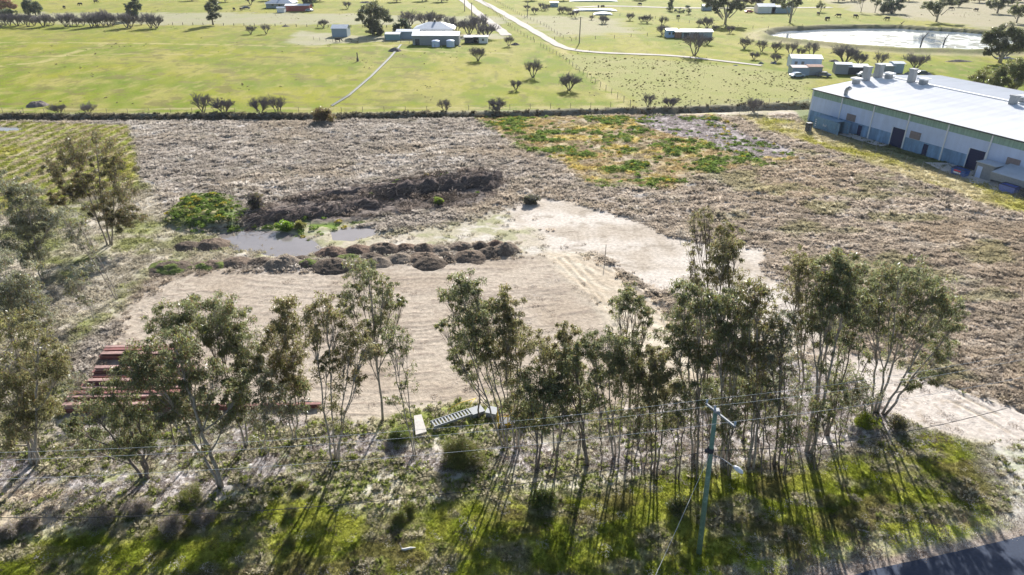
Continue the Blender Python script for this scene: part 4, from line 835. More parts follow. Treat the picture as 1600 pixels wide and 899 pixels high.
# fallen pale branch on the verge
x, y, _ = at(637, 860); t = thing('fallen_branch', 'bleached white branch lying on the green verge below the long shadows', 'fallen branch', (x, y, hz(x, y) + .05), .1)
b = MB(); b.tube([(-.45,.12,.12),(-.36,-.02,.05),(-.15,-.05,.06),(.2,.0,.09),(.55,.03,.05)], [.03,.07,.09,.08,.03], 8); b.build('limb', mat('bleached_wood', rgb=(.62,.60,.57), rough=.8, var=.2, scale=6), t, smooth=True)
b = MB(); b.tube([(-.4,.05,.1),(-.52,.25,.25),(-.5,.36,.3)], [.04,.025,.01], 6); b.build('snag', M_bark, t, smooth=True)
x, y, _ = at(1349, 832); b = MB(); b.tube([(-.35,.08,.05),(0,0,.08),(.4,-.12,.04)], [.04,.06,.02], 7); tag(b.build('broken_branch', M_bark, None, (x, y, hz(x, y) + .05)), 'short pale stick in the shaded verge right of the pole', 'stick')
# stakes and posts on the waste ground
for x, y, h_, lb in [(945,409,2.2,'thin dark stake standing in the white clay'), (1062,372,1.2,'short stake near the bare twiggy gum')]:
    X, Y, _ = at(x, y); b = MB(); b.tube([(0,0,-.1),(.02,0,h_)], [.05,.035], 6); tag(b.build('stake', M_wood, None, (X, Y, hz(X, Y))), lb, 'stake')
# ------------------------------------------------------------------ power pole, lamp, wires
PB = Vector((12.9, 33.3, 0)); PT = Vector((12.35, 33.3, 12.3))
pole = thing('power_pole', 'green treated timber power pole leaning slightly, with one steel crossarm', 'power pole', (PB.x, PB.y, 0))
b = MB(); b.tube([(0,0,-.3),(-.28,0,6.2),(-.55,0,12.3)], [.19,.165,.13], 18); b.build('shaft', M_pole, pole, smooth=True)
ax = Vector((-.35, 1.0, 0)).normalized(); ax = Vector((.46, -.88, 0)).normalized()
ca = Vector((-.5, 0, 12.15)); b = MB(); b.box(tuple(ca + ax * .35 + Vector((0, 0, 0))), (2.5, .1, .12), math.atan2(ax.y, ax.x)); b.build('crossarm', M_galv, pole)
b = MB(); b.box(tuple(ca + Vector((0, 0, .1))), (.36, .36, .14)); b.build('bracket', M_galv, pole)
ins = [ca + ax * -.85, ca + ax * -.15, ca + ax * 1.55]
for q in ins:
    b = MB(); b.tube([q + Vector((0,0,.04)), q + Vector((0,0,.12)), q + Vector((0,0,.16)), q + Vector((0,0,.22)), q + Vector((0,0,.3)), q + Vector((0,0,.36))], [.03,.03,.09,.06,.08,.03], 10); b.build('insulator', mat('porcelain', rgb=(.35,.42,.5), rough=.3) if 'porcelain' not in bpy.data.materials else bpy.data.materials['porcelain'], pole, smooth=True)
b = MB(); b.tube([(-.44,0,9.0),(-.44,0,9.35)], [.2,.2], 12); b.build('clamp_band', M_dark, pole); b = MB(); b.box((-.66,-.05,9.15), (.26,.2,.2)); b.build('junction_box', M_dark, pole)
lampt = thing('street_lamp', 'white oval street lamp on a thin arm below the pole clamp', 'street lamp', (PB.x - .42, PB.y, 8.85))
b = MB(); b.tube([(0.1,-.1,0),(.5,-.7,.25),(1.05,-1.55,.3)], [.03,.03,.03], 7); b.build('arm', M_galv, lampt)
b = MB(); n = 14; vs = []; 
b.tube([(1.0,-1.45,.32),(1.05,-1.55,.33),(1.18,-1.75,.34),(1.32,-1.96,.32),(1.4,-2.08,.29)], [.03,.12,.17,.13,.03], 12); b.build('lamp_head', M_white, lampt, smooth=True)
def wire(label, pts, r, m, group='power lines along the road', sag=.0):
    P = [Vector(p) for p in pts]; o = P[0]; Q = []
    for i in range(len(P) - 1):
        for k in range(14): t = k / 14; q = P[i].lerp(P[i + 1], t); q.z -= sag * 4 * t * (1 - t); Q.append(q - o)
    Q.append(P[-1] - o); b = MB(); b.tube(Q, r, 5, cap=False); return tag(b.build('power_line', m, None, o), label, 'power line', group)
di = Vector((-41.6, -4.3, 0)); dr = Vector((24, 6.5, 0))
for k, (q, lb) in enumerate(zip(ins, ['farthest of the three bare wires, on the left end of the crossarm', 'middle one of the three bare wires, by the pole head', 'nearest of the three bare wires, on the right end of the crossarm'])):
    s = PB + q + Vector((0, 0, .37)); wire(lb, [tuple(s + di * 1.15 + Vector((0, 0, -.1))), tuple(s), tuple(s + dr * 1.6 + Vector((0, 0, .1)))], .011, M_wire, sag=.9)
s = PB + Vector((-.5, -.1, 9.2)); wire('low black cable hung from the pole clamp, under the bare wires', [tuple(s + di * 1.12 + Vector((0, 0, -.6))), tuple(s), tuple(s + dr * 1.4 + Vector((0, 0, .2)))], .022, M_wired, sag=1.9)
wire('thin service wire dropping from the pole towards the road corner', [tuple(PB + Vector((-.5, -.15, 9.0))), (2.6, 17.5, 5.2)], .012, M_wire, group=None, sag=.5)
# ------------------------------------------------------------------ warehouse
WA = Vector((67.2, 154.9, 0)); WD = Vector((.392, -.92, 0)); WPn = Vector((.92, .392, 0)); WL, WW, WH = 76.0, 40.0, 7.1
wh = thing('warehouse', 'long warehouse with pale low-pitched roof, white and blue-grey panel wall and roof vents', 'warehouse', tuple(WA), math.atan2(WD.y, WD.x))
# local x runs along the long wall, local y to the rear (into the building)
bay = 8.25; nb = int(WL / bay)
def wpart(name, m, *boxes, par=None, kind=None):
    b = MB()
    for c, d in boxes: b.box(c, d)
    o = b.build(name, m, par or wh)
    if kind: o['kind'] = kind
    return o
big_doors = {2: (5.2, 2.9, 3.7), 4: (4.9, 3.0, 3.7), 7: (4.6, 3.0, 3.7)}; small_doors = {1: (5.2, 1.1), 3: (4.2, 1.1), 6: (4.2, 1.1)}; vents = {1: 3.1, 3: 2.1, 5: 4.6}
for i in range(nb + 1):
    xa, xb = i * bay, min(WL, (i + 1) * bay); 
    if xb - xa < .5: continue
    L = xb - xa - .02; xc = (xa + xb) / 2
    def seg(name, m, z0, z1, th, holes):
        cur = xa + .01; bs = []
        for h0, h1, hz_ in sorted(holes):
            if h0 > cur: bs.append((((cur + h0) / 2, th / 2, (z0 + z1) / 2), (h0 - cur, th, z1 - z0)))
            if hz_ < z1: bs.append((((h0 + h1) / 2, th / 2, (max(hz_, z0) + z1) / 2), (h1 - h0, th, z1 - max(hz_, z0))))
            cur = h1
        bs.append((((cur + xb - .01) / 2, th / 2, (z0 + z1) / 2), (xb - .01 - cur, th, z1 - z0)))
        for q_ in bs: wpart(name, m, q_)
    hl = []
    if i in big_doors: o_, w_, h_ = big_doors[i]; hl.append((xa + o_, xa + o_ + w_, h_))
    if i in small_doors: o_, w_ = small_doors[i]; hl.append((xa + o_, xa + o_ + w_, 2.2))
    seg('lower_panel', M_wallb, 0, 2.45, .26, hl); seg('middle_panel', M_wallw, 2.46, 5.55, .2, [q for q in hl if q[2] > 2.46]); seg('upper_panel', M_wallg, 5.56, WH - .12, .16, [])
for i in range(nb + 2):
    x = min(WL, i * bay); b = MB(); b.box((x, -.14, WH / 2), (.22, .2, WH - .1)); b.build('downpipe', M_white, wh)
for i, (o_, w_, h_) in big_doors.items():
    xa = i * bay + o_; d = wpart('roller_door', M_door, ((xa + w_ / 2, .16, h_ / 2), (w_, .08, h_)))
    for k in range(9): wpart('door_slat', M_door, ((xa + w_ / 2, .1, .3 + k * .42), (w_ - .1, .03, .05)), par=d)
    wpart('door_frame', M_white, ((xa - .07, -.03, h_ / 2), (.14, .1, h_)), ((xa + w_ + .07, -.03, h_ / 2), (.14, .1, h_)))
for i, (o_, w_) in small_doors.items():
    xa = i * bay + o_; d = wpart('door', M_door, ((xa + w_ / 2, .14, 1.1), (w_, .06, 2.2))); wpart('handle', M_galv, ((xa + w_ - .12, .08, 1.05), (.05, .06, .14)), par=d)
for i, o_ in vents.items():
    xa = i * bay + o_; v = wpart('louvre_vent', M_louv, ((xa, -.1, 3.25), (2.2, .2, 1.35)))
    for k in range(7): wpart('louvre_blade', M_louv, ((xa, -.23, 2.72 + k * .18), (2.0, .06, .05)), par=v)
RZ = 1.55
prof = lambda y: WH + RZ * (1 - abs(y - WW / 2) / (WW / 2))
b = MB(); b.add([(0.05,0.05,0),(0.05,WW,0),(0.05,WW,WH-.1),(0.05,WW/2,WH+RZ-.12),(0.05,0.05,WH-.1)], [(0,1,2,3,4)]); b.add([(WL-.05,0.05,0),(WL-.05,WW,0),(WL-.05,WW,WH-.1),(WL-.05,WW/2,WH+RZ-.12),(WL-.05,0.05,WH-.1)], [(4,3,2,1,0)]); b.build('gable_wall', M_wallw, wh)
b = MB(); b.box((WL/2, WW-.1, WH/2), (WL-.2, .2, WH-.15)); b.build('rear_wall', M_wallw, wh)
# roof sheets: ribbed profile along the length, each sheet a part
nsh = 19; sw = (WL + .8) / nsh
for s in (0, 1):
    ya, yb = (-.35, WW / 2) if s == 0 else (WW + .35, WW / 2)
    V = []; n = 10
    for k in range(n * 3 + 1):
        x = sw * k / (n * 3); z = .06 if k % 3 == 1 else 0
        for y in (ya, yb): V.append((x, y, (WH - .03 if y == ya else WH + RZ) + z))
    bb = MB(); bb.add(V, [(2*k, 2*k+2, 2*k+3, 2*k+1) if s == 0 else (2*k, 2*k+1, 2*k+3, 2*k+2) for k in range(n * 3)]); first = bb.build('roof_sheet', M_roofw, wh, (-.4, 0, 0))
    for j in range(1, nsh): o = first.copy(); COL.objects.link(o); o.parent = wh; o.location.x = -.4 + sw * j
b = MB(); b.box((WL/2, -.42, WH-.1), (WL+.9, .16, .2)); b.build('gutter', M_dark, wh)
b = MB(); b.box((WL/2, WW/2, WH+RZ+.09), (WL+.9, .8, .1)); b.build('ridge_cap', M_white, wh)
b = MB(); b.box((1.6, WW/2, WH+RZ+.2), (3.2, 1.4, .18)); b.build('ridge_vent', M_white, wh)
def on_wh(x, y, z=0): return WA + WD * x + WPn * y + Vector((0, 0, z))
# stacks and vents on the roof
def stack(px, py, kind, hh, w):
    # find the roof point under the pixel by stepping along the ray
    d = Vector(ray(px, py)).normalized(); p = Vector((0, 0, CAM_H))
    for k in range(6000):
        p += d * .05; q = p - WA; lx = q.dot(WD); ly = q.dot(WPn)
        if -.5 < lx < WL and -.4 < ly < WW and p.z < prof(min(max(ly, 0), WW)): break
    z = prof(ly) - .15
    if kind == 'duct':
        b = MB(); b.box((lx, ly, z + hh / 2), (w, w, hh)); o = b.build('roof_duct', M_galv, wh); b = MB(); b.box((lx, ly, z + hh + .12), (w * 1.25, w * 1.1, .3)); b.build('duct_cap', M_galv, o)
    elif kind == 'vent':
        b = MB(); b.box((lx, ly, z + hh / 2), (w, w, hh)); o = b.build('roof_vent', M_galv, wh); b = MB(); b.box((lx, ly, z + hh + .1), (w * 1.6, w * 1.5, .3)); b.build('vent_hood', M_white, o)
    else:
        b = MB(); b.tube([(lx, ly, z), (lx, ly, z + 1.0), (lx + .2, ly, z + 1.5), (lx + .7, ly - .1, z + 1.75), (lx + 1.0, ly - .1, z + 1.6)], [.42, .42, .42, .42, .42], 12); b.build('gooseneck_vent', M_galv, wh, smooth=False)
stack(1321, 149, 'goose', 2, .8); stack(1337, 131, 'vent', 1.2, 1.2); stack(1352, 126, 'duct', 3.0, 1.3); stack(1371, 121, 'duct', 2.8, 1.4); stack(1388, 123, 'vent', 1.2, 1.2)
stack(1423, 129, 'duct', 2.8, 1.2); stack(1442, 132, 'vent', 1.2, 1.3); stack(1582, 163, 'duct', 1.6, 1.1); stack(1596, 161, 'vent', 1.3, 1.1)
# apron
pts = [on_wh(9, -.3), on_wh(9, -3.2), on_wh(22, -3.0), on_wh(22, -.3)]; sheet('concrete_apron', pts, .16, M_conc); pts = [on_wh(35, -.3), on_wh(33, -4), on_wh(42, -7), on_wh(80, -7), on_wh(80, -.3)]; sheet('concrete_apron', pts, .17, M_conc)
# shipping container
def wobj(name, label, cat, x, y, rz=0, group=None): p = on_wh(x, y); return thing(name, label, cat, (p.x, p.y, .1), math.atan2(WD.y, WD.x) + rz, group)
ct = wobj('shipping_container', 'blue steel shipping container with open end door, at the left end of the warehouse wall', 'container', 5.6, -2.9)
cl, cw, ch = 6.1, 2.4, 2.6
b = MB(); b.box((cl/2, 0, .06), (cl, cw, .12)); b.build('floor_frame', M_dark, ct)
for s in (-1, 1):
    V = []; n = 24
    for k in range(n + 1): yy = s * (cw / 2 - (.05 if (k // 2) % 2 else 0)); V += [(cl * k / n, yy, .12), (cl * k / n, yy, ch - .05)]
    b = MB(); b.add(V, [(2*k, 2*k+1, 2*k+3, 2*k+2) for k in range(n)]); b.build('corrugated_side', M_cont, ct)
b = MB(); b.box((cl/2, 0, ch - .02), (cl, cw, .06)); b.build('roof', M_cont, ct); b = MB(); b.box((.03, 0, ch/2), (.06, cw - .1, ch - .2)); b.build('end_wall', M_cont, ct)
for q in ((0,-1),(0,1),(1,-1),(1,1)): b = MB(); b.box((q[0]*cl, q[1]*(cw/2), ch/2), (.14, .14, ch)); b.build('corner_post', M_cont, ct)
for s in (-1, 1):
    b = MB(); b.box((cl + .5, s * (cw / 2 + .12), ch / 2), (1.15, .06, ch - .25), s * .35); o = b.build('door_leaf', M_cont, ct)
    b = MB(); b.tube([(cl + .6, s * (cw / 2 + .12) - .05, .3), (cl + .6, s * (cw / 2 + .12) - .05, ch - .3)], .03, 6); b.build('locking_bar', M_galv, o)
def text(name, s, size, loc, rot, m, par):
    cu = bpy.data.curves.new(name, 'FONT'); cu.body = s; cu.size = size; cu.extrude = .005; cu.align_x = 'CENTER'; ob = bpy.data.objects.new(name, cu); COL.objects.link(ob)
    dg = bpy.context.evaluated_depsgraph_get(); me = bpy.data.meshes.new_from_object(ob.evaluated_get(dg)); bpy.data.objects.remove(ob); me.materials.clear(); me.materials.append(m)
    o = bpy.data.objects.new(name, me); COL.objects.link(o); o.location = loc; o.rotation_euler = rot; o.parent = par; return o
text('logo_lettering', 'ficil', .75, (3.0, -cw / 2 - .03, 1.0), (math.pi / 2, 0, 0), M_white, ct)
for k in range(4): b = MB(); b.box((.45, -cw/2 - .015, .7 + k * .42), (.3, .03, .24)); b.build('code_plate', M_white, ct)
# kiosk shed with awning and skips near the right picture edge
sh = wobj('lean_to_shed', 'pale metal lean-to shed with a blue-grey awning against the warehouse wall', 'shed', 42.0, -2.1)
b = MB(); b.box((1.6, 0, 1.3), (3.2, 2.6, 2.6)); b.build('walls', M_galv, sh); b = MB(); b.box((1.7, 0, 2.7), (3.6, 3.0, .1)); b.build('roof', M_greyroof, sh); b = MB(); b.box((.8, -1.33, 1.05), (.9, .06, 2.0)); b.build('door', M_wallw, sh)
aw = wobj('awning', 'blue-grey lean-to canopy with pale front fascia, right of the lean-to shed', 'canopy', 45.6, -2.6)
b = MB(); b.add([(0,-2,2.0),(6,-2,2.0),(6,2.4,2.9),(0,2.4,2.9),(0,-2,2.08),(6,-2,2.08),(6,2.4,2.98),(0,2.4,2.98)], [(0,3,2,1),(4,5,6,7),(0,1,5,4),(1,2,6,5),(2,3,7,6),(3,0,4,7)]); b.build('canopy_roof', M_greyroof, aw); b = MB(); b.box((3, -2.04, 1.45), (6, .05, 1.2)); b.build('fascia', M_galv, aw)
for x in (.1, 5.9): b = MB(); b.box((x, -1.9, .9), (.12, .12, 1.8)); b.build('post', M_galv, aw)
def skip(label, x, y, l, w, h_, m, sign=None):
    t = wobj('skip_bin', label, 'skip bin', x, y); b = MB(); b.add([(.15,-w/2+.1,0),(l-.15,-w/2+.1,0),(l-.15,w/2-.1,0),(.15,w/2-.1,0),(0,-w/2,h_),(l,-w/2,h_),(l,w/2,h_),(0,w/2,h_)], [(0,3,2,1),(0,1,5,4),(1,2,6,5),(2,3,7,6),(3,0,4,7)]); b.build('tub', m, t)
    b = MB(); b.box((l/2, -w/2, h_), (l+.1, .08, .08)); b.box((l/2, w/2, h_), (l+.1, .08, .08)); b.box((0, 0, h_), (.08, w-.1, .08)); b.box((l, 0, h_), (.08, w-.1, .08)); b.build('rim', M_dark, t)
    if sign:
        b = MB(); b.box((l/2, -w/2-.06, h_*.72), (l*.5, .04, h_*.22)); b.build('red_panel', mat('red_sign', rgb=(.6,.08,.1)), t); b = MB(); b.box((l/2, -w/2-.05, h_*.45), (l*.5, .04, h_*.2)); b.build('white_panel', M_white, t)
skip('blue skip bin with a red and white panel, before the navy door', 39.3, -4.9, 2.6, 1.5, 1.2, M_blue, True)
skip('plain violet-blue skip bin under the canopy front', 48.5, -5.6, 2.6, 1.5, 1.15, mat('violet_blue_paint', rgb=(.16,.2,.5)))
skip('dark skip bin at the right picture edge beside the violet-blue one', 51.8, -5.4, 2.6, 1.6, 1.2, M_dark)
x, y, _ = at(1262, 206); t = thing('dark_cabinet', 'dark upright steel cabinet standing off the left corner of the warehouse', 'cabinet', (x, y, .05), .2); b = MB(); b.box((0,0,.9), (1.0,.9,1.8)); b.build('body', M_dark, t); b = MB(); b.box((0,0,1.84), (1.1,1.0,.08)); b.build('lid', M_dark, t)
# ------------------------------------------------------------------ fences
def fence(label, pts, gap, h_, r, nw, mp, name='wire_fence', px=True, wr=.012, cat='fence', z0=0):
    P = [Vector(at(*p)) if px else Vector(p) for p in pts]; o = P[0].copy(); root = thing(name, label, cat, tuple(o)); b0 = MB(); b0.tube([(0,0,-.3),(0,0,h_)], [r, r*.9], 6); po = None; W2 = MB(); k = 0; prev = None
    for i in range(len(P) - 1):
        L = (P[i+1] - P[i]).length; n = max(1, round(L / gap))
        for j in range(n + (i == len(P) - 2)):
            q = P[i].lerp(P[i+1], j / n) - o; q.z = hz(q.x + o.x, q.y + o.y)
            if po is None: po = b0.build('post', mp, root, tuple(q))
            elif k < 290: c = po.copy(); COL.objects.link(c); c.parent = root; c.location = q
            k += 1
            if prev is not None:
                for w in range(nw): zz = h_ * (.95 - w * .8 / max(1, nw - 1)) if nw > 1 else h_ * .9; W2.tube([prev + Vector((0,0,zz)), q + Vector((0,0,zz))], wr, 3, cap=False)
            prev = q
    W2.build('wires', M_wire, root); return root
fence('low post-and-wire fence running along the far side of the weedy drain', [(-60,175),(200,177.5),(500,175),(700,173),(985,166),(1262,160)], 5.0, 1.15, .06, 4, M_wood)
fence('post-and-wire fence slanting from the gravel drive down to the drain', [(845,72),(880,92),(930,130),(985,164)], 4.5, 1.3, .07, 4, M_wood)
fence('fence along the left side of the wide gravel drive', [(745,-6),(800,44),(835,66)], 6, 1.2, .08, 3, M_barkdark)
fence('fence along the right side of the wide gravel drive', [(770,0),(815,25),(850,40),(880,60),(893,64)], 6, 1.2, .08, 3, M_barkdark)
fence('row of dark posts behind the far left paddock houses', [(270,39),(430,41),(530,43),(660,43),(760,44)], 5, 1.1, .16, 2, M_barkdark)
fence('fence crossing the far pasture right of the drive', [(800,62),(900,62),(960,60),(1060,52)], 8, 1.2, .1, 2, M_barkdark)
fence('fence behind the right-hand thorn paddock', [(905,24),(990,25),(1060,34),(1130,42),(1200,46)], 7, 1.2, .1, 2, M_barkdark)
fence('low stock fence around the yard beside the grey shed', [(490,62),(520,66),(560,64),(640,68),(690,76)], 4, 1.1, .08, 2, M_wood)
cl2 = [tuple(on_wh(x, -9.5)) for x in (-12, 0, 20, 40, 60, 82)]
fence('tall thin chain-link fence parallel to the warehouse wall', cl2, 3.3, 2.0, .035, 9, M_galv, px=False, wr=.006)
# narrow concrete drain down the middle paddock
d0 = [at(*q) for q in [(627,70),(610,90),(580,120),(545,150),(519,166)]]
dr_ = thing('concrete_drain', 'narrow straight concrete drain running down the middle paddock to the rust-green bush', 'drain', d0[0])
b = MB()
for i in range(len(d0) - 1):
    a, c = Vector(d0[i]) - Vector(d0[0]), Vector(d0[i+1]) - Vector(d0[0]); dd_ = (c - a); L = dd_.length; rz = math.atan2(dd_.y, dd_.x); m_ = (a + c) / 2
    for s in (-1, 1): b.box((m_.x - math.sin(rz) * s * .3, m_.y + math.cos(rz) * s * .3, .10), (L, .12, .26), rz)
b.build('kerbs', mat('old_concrete', rgb=(.22,.225,.20)), dr_)
b = MB()
for i in range(len(d0) - 1):
    a, c = Vector(d0[i]) - Vector(d0[0]), Vector(d0[i+1]) - Vector(d0[0]); dd_ = (c - a); m_ = (a + c) / 2; b.box((m_.x, m_.y, .06), (dd_.length, .44, .05), math.atan2(dd_.y, dd_.x))
b.build('channel_bed', mat('damp_concrete', rgb=(.25,.26,.25), rough=.6), dr_)
x, y, _ = at(559, 96); b = MB(); b.tube([(0,0,-.2),(0,0,2.8)], [.22,.18], 8); b.box((0,0,.5), (.7,.5,1.0)); tag(b.build('pump_post', M_barkdark, None, (x, y, 0)), 'dark post with a box at its foot beside the concrete drain', 'post')
for x, y, h_, lb in [(905,68,9.5,'slanting utility pole in the thorn paddock'), (726,18,9,'utility pole nearest the top edge beside the gravel drive'), (737,32,8,'utility pole left of the gravel drive below the topmost one'), (759,52,7.5,'utility pole behind the bare trees near the white shed'), (824,25,7,'utility pole at the fence corner right of the drive')]:
    X, Y, _ = at(x, y); t = thing('utility_pole', lb, 'utility pole', (X, Y, 0)); b = MB(); b.tube([(0,0,-.2),(.15,0,h_)], [.22,.17], 8); b.build('shaft', M_wood, t); b = MB(); b.box((.15,0,h_-.3), (1.8,.12,.14)); b.build('crossarm', M_wood, t)
# ------------------------------------------------------------------ farm buildings
def gable(name, label, px, py, L, D, H, R, rz, wall, roof, cat='shed', doors=(), windows=(), over=.3, loc=None):
    x, y, _ = at(px, py) if loc is None else loc; t = thing(name, label, cat, (x, y, .02), rz)
    b = MB(); b.add([(0,0,0),(L,0,0),(L,D,0),(0,D,0),(0,0,H),(L,0,H),(L,D,H),(0,D,H),(0,D/2,H+R),(L,D/2,H+R)], [(0,1,5,4),(2,3,7,6),(0,4,8,7,3),(1,2,6,9,5)]); b.build('wall', wall, t)
    for s in (0, 1):
        y0 = -over if s == 0 else D + over; z0 = H - R * over / (D / 2) + .05
        b = MB(); b.add([(-over,y0,z0),(L+over,y0,z0),(L+over,D/2,H+R+.05),(-over,D/2,H+R+.05),(-over,y0,z0+.08),(L+over,y0,z0+.08),(L+over,D/2,H+R+.13),(-over,D/2,H+R+.13)], [(0,3,2,1),(4,5,6,7),(0,1,5,4),(1,2,6,5),(3,0,4,7)]); b.build('roof_slope', roof, t)
    for (x0, w, h_) in doors: b = MB(); b.box((x0 + w/2, -.03, h_/2), (w, .08, h_)); b.build('door', M_dark, t)
    for (x0, z0_, w, h_) in windows:
        b = MB(); b.box((x0 + w/2, -.03, z0_ + h_/2), (w, .08, h_)); o = b.build('window', M_glass, t); b = MB(); b.box((x0 + w/2, -.06, z0_ - .04), (w + .2, .1, .08)); b.build('sill', M_white, o)
    return t
def tank(label, px, py, r, h_, m=M_wallw, group=None, name='water_tank'):
    x, y, _ = at(px, py); t = thing(name, label, 'water tank', (x, y, 0), 0, group); b = MB(); b.tube([(0,0,0),(0,0,h_)], r, 24); b.build('barrel', m, t); b = MB(); b.tube([(0,0,h_),(0,0,h_+.25),(0,0,h_+.4)], [r*1.03, r*.7, .15], 24); b.build('lid', m, t); return t
sc_ = lambda px_, Y: px_ * depth(Y, 0) / F
gable('small_shed', 'blue-grey gabled shed standing alone left of the big gum', 519, 58, 6.2, 6.5, 3.2, 1.1, .0, M_shedblue, M_greyroof, windows=())
gable('farm_shed', 'long white-roofed farm shed with two pale tanks before its wall', 645, 71, 17.5, 8, 3.4, 1.0, 0, M_galv, M_roofw, doors=((1.0,1.6,2.2),))
tank('left one of two squat pale tanks against the farm shed wall', 681, 73, 1.5, 2.0, group='tanks before the farm shed'); tank('right one of two squat pale tanks, at the farm shed corner', 704, 73, 1.5, 2.1, group='tanks before the farm shed')
tank('small pale tank at the left end of the farm shed', 652, 70, .8, 2.0); tank('green tank behind the left end of the farm shed', 606, 60, 1.3, 1.8, mat('tank_green', rgb=(.2,.33,.34)))
def hip(label, px, py, L, D, H, R, wall, roof, rz=0):
    x, y, _ = at(px, py); t = thing('farm_house', label, 'house', (x, y, 0), rz); b = MB(); b.box((L/2, D/2, H/2), (L, D, H)); b.build('wall', wall, t); o = .6
    b = MB(); b.add([(-o,-o,H),(L+o,-o,H),(L+o,D+o,H),(-o,D+o,H),(D/2,D/2,H+R),(L-D/2,D/2,H+R)], [(0,1,5,4),(1,2,5),(2,3,4,5),(3,0,4),(3,2,1,0)]); ro = b.build('hip_roof', roof, t)
    b = MB(); b.box((L/2, D/2, H+R+.2), (.9,.7,1.0)); b.build('chimney', M_dark, ro)
    for k in range(3): b = MB(); b.box((L*(k+1)/4, -.03, 1.6), (1.2,.08,1.1)); b.build('window', M_glass, t)
    b = MB(); b.box((L/2, -1.2, H-.25), (L, 2.4, .08)); b.build('verandah_roof', roof, t)
hip('farmhouse with pale blue-grey hip roof behind the long white-roofed shed', 648, 56, 16, 11, 2.6, 2.2, M_white, M_greyroof)
hip('far farmhouse with blue-grey hip roof behind the red barn', 416, 13, 15, 10, 2.7, 2.4, M_shedblue, M_greyroof)
gable('red_barn', 'long dark red barn with a pale roof near the top edge', 446, 18, 13, 7, 2.8, .6, 0, M_red, M_roofw, cat='barn')
gable('garden_shed', 'little white shed in front of the red barn', 433, 20, 4, 3, 2.2, .5, 0, M_white, M_greyroof)
gable('low_shed', 'low teal-fronted shed left of the farm shed', 603, 63, 5.5, 4, 2.2, .5, 0, mat('teal_panels', rgb=(.18,.30,.34)), M_roofw)
gable('low_shed', 'blue-grey flat shed joining the farm shed on its left', 620, 61, 9, 6, 2.7, .5, 0, M_shedblue, M_greyroof)
gable('caravan_shed', 'small pale annexe with dark openings right of the farm shed', 726, 68, 5.5, 4, 2.2, .4, 0, M_dark, M_roofw); gable('site_cabin', 'white cabin adjoining the small dark annexe', 741, 68, 5.2, 3.5, 2.3, .3, 0, M_white, M_greyroof, windows=((1,.9,.8,.8),(3,.9,.8,.8)))
gable('blue_cabin', 'light blue weatherboard cabin, left in the thorn paddock row', 1041, 59, 4.2, 4, 2.8, .4, 0, mat('light_blue_boards', rgb=(.35,.5,.72)), M_roofw, windows=((.8,1.1,.8,.9),(2.3,1.1,.8,.9)))
gable('timber_shed', 'rust-brown shed touching the light blue cabin', 1055, 60, 2.6, 4, 2.4, .3, 0, M_rust, M_roofw); gable('long_shed', 'long white-roofed open shed in the thorn paddock', 1064, 60, 12.5, 6, 2.4, .6, 0, M_shedblue, M_roofw, doors=((1,2,2),(5,2,2)))
gable('farm_cabin', 'cream cabin with pale roof among the sheds left of the warehouse roof', 1235, 107, 9, 6, 3.0, .7, -.15, M_wallw, M_roofw, windows=((1,1.2,.8,.9),(3,1.2,.8,.9)))
gable('tin_shed', 'rust-roofed tin shed in front of the cream cabin, left', 1237, 118, 5, 4, 2.2, .3, -.05, M_shedblue, mat('rusty_pink_roof', rgb=(.45,.36,.33), rough=.7)); gable('tin_shed', 'browner tin shed right of the rust-roofed one', 1262, 118, 4, 4, 2.4, .3, -.05, M_galv, M_rust)
gable('tin_shed', 'upright grey tin shed with dark side, right of the cabin group', 1304, 116, 4.4, 4, 2.8, .3, -.2, M_galv, M_greyroof); gable('white_shed', 'white-topped low shed behind the roof ducts', 1325, 117, 5.6, 5, 2.2, .5, -.1, M_dark, M_roofw)
gable('white_shed', 'pale shed seen between two roof ducts', 1374, 115, 4, 4, 2.2, .4, -.1, M_galv, M_roofw); gable('grey_shed', 'narrow dark grey shed right of the tall roof duct', 1394, 115, 3, 4, 2.8, .3, -.1, M_shedblue, M_greyroof)
gable('blue_shed', 'blue shed far off behind the single white-trunked gum', 1205, 21, 10, 6, 3, .6, 0, M_shedblue, M_greyroof); gable('white_house', 'white-roofed house far off between two large gums', 1184, 21, 9, 7, 3.2, 1.2, 0, M_white, M_greyroof); gable('grey_cabin', 'little dark cabin left of the big spreading far gum', 1098, 17, 5, 4, 2.4, .6, 0, M_shedblue, M_roofw); gable('small_hut', 'tiny dark hut at the top behind the left thorn bushes', 860, 11, 4.5, 4, 2.2, .4, 0, M_shedblue, M_greyroof)
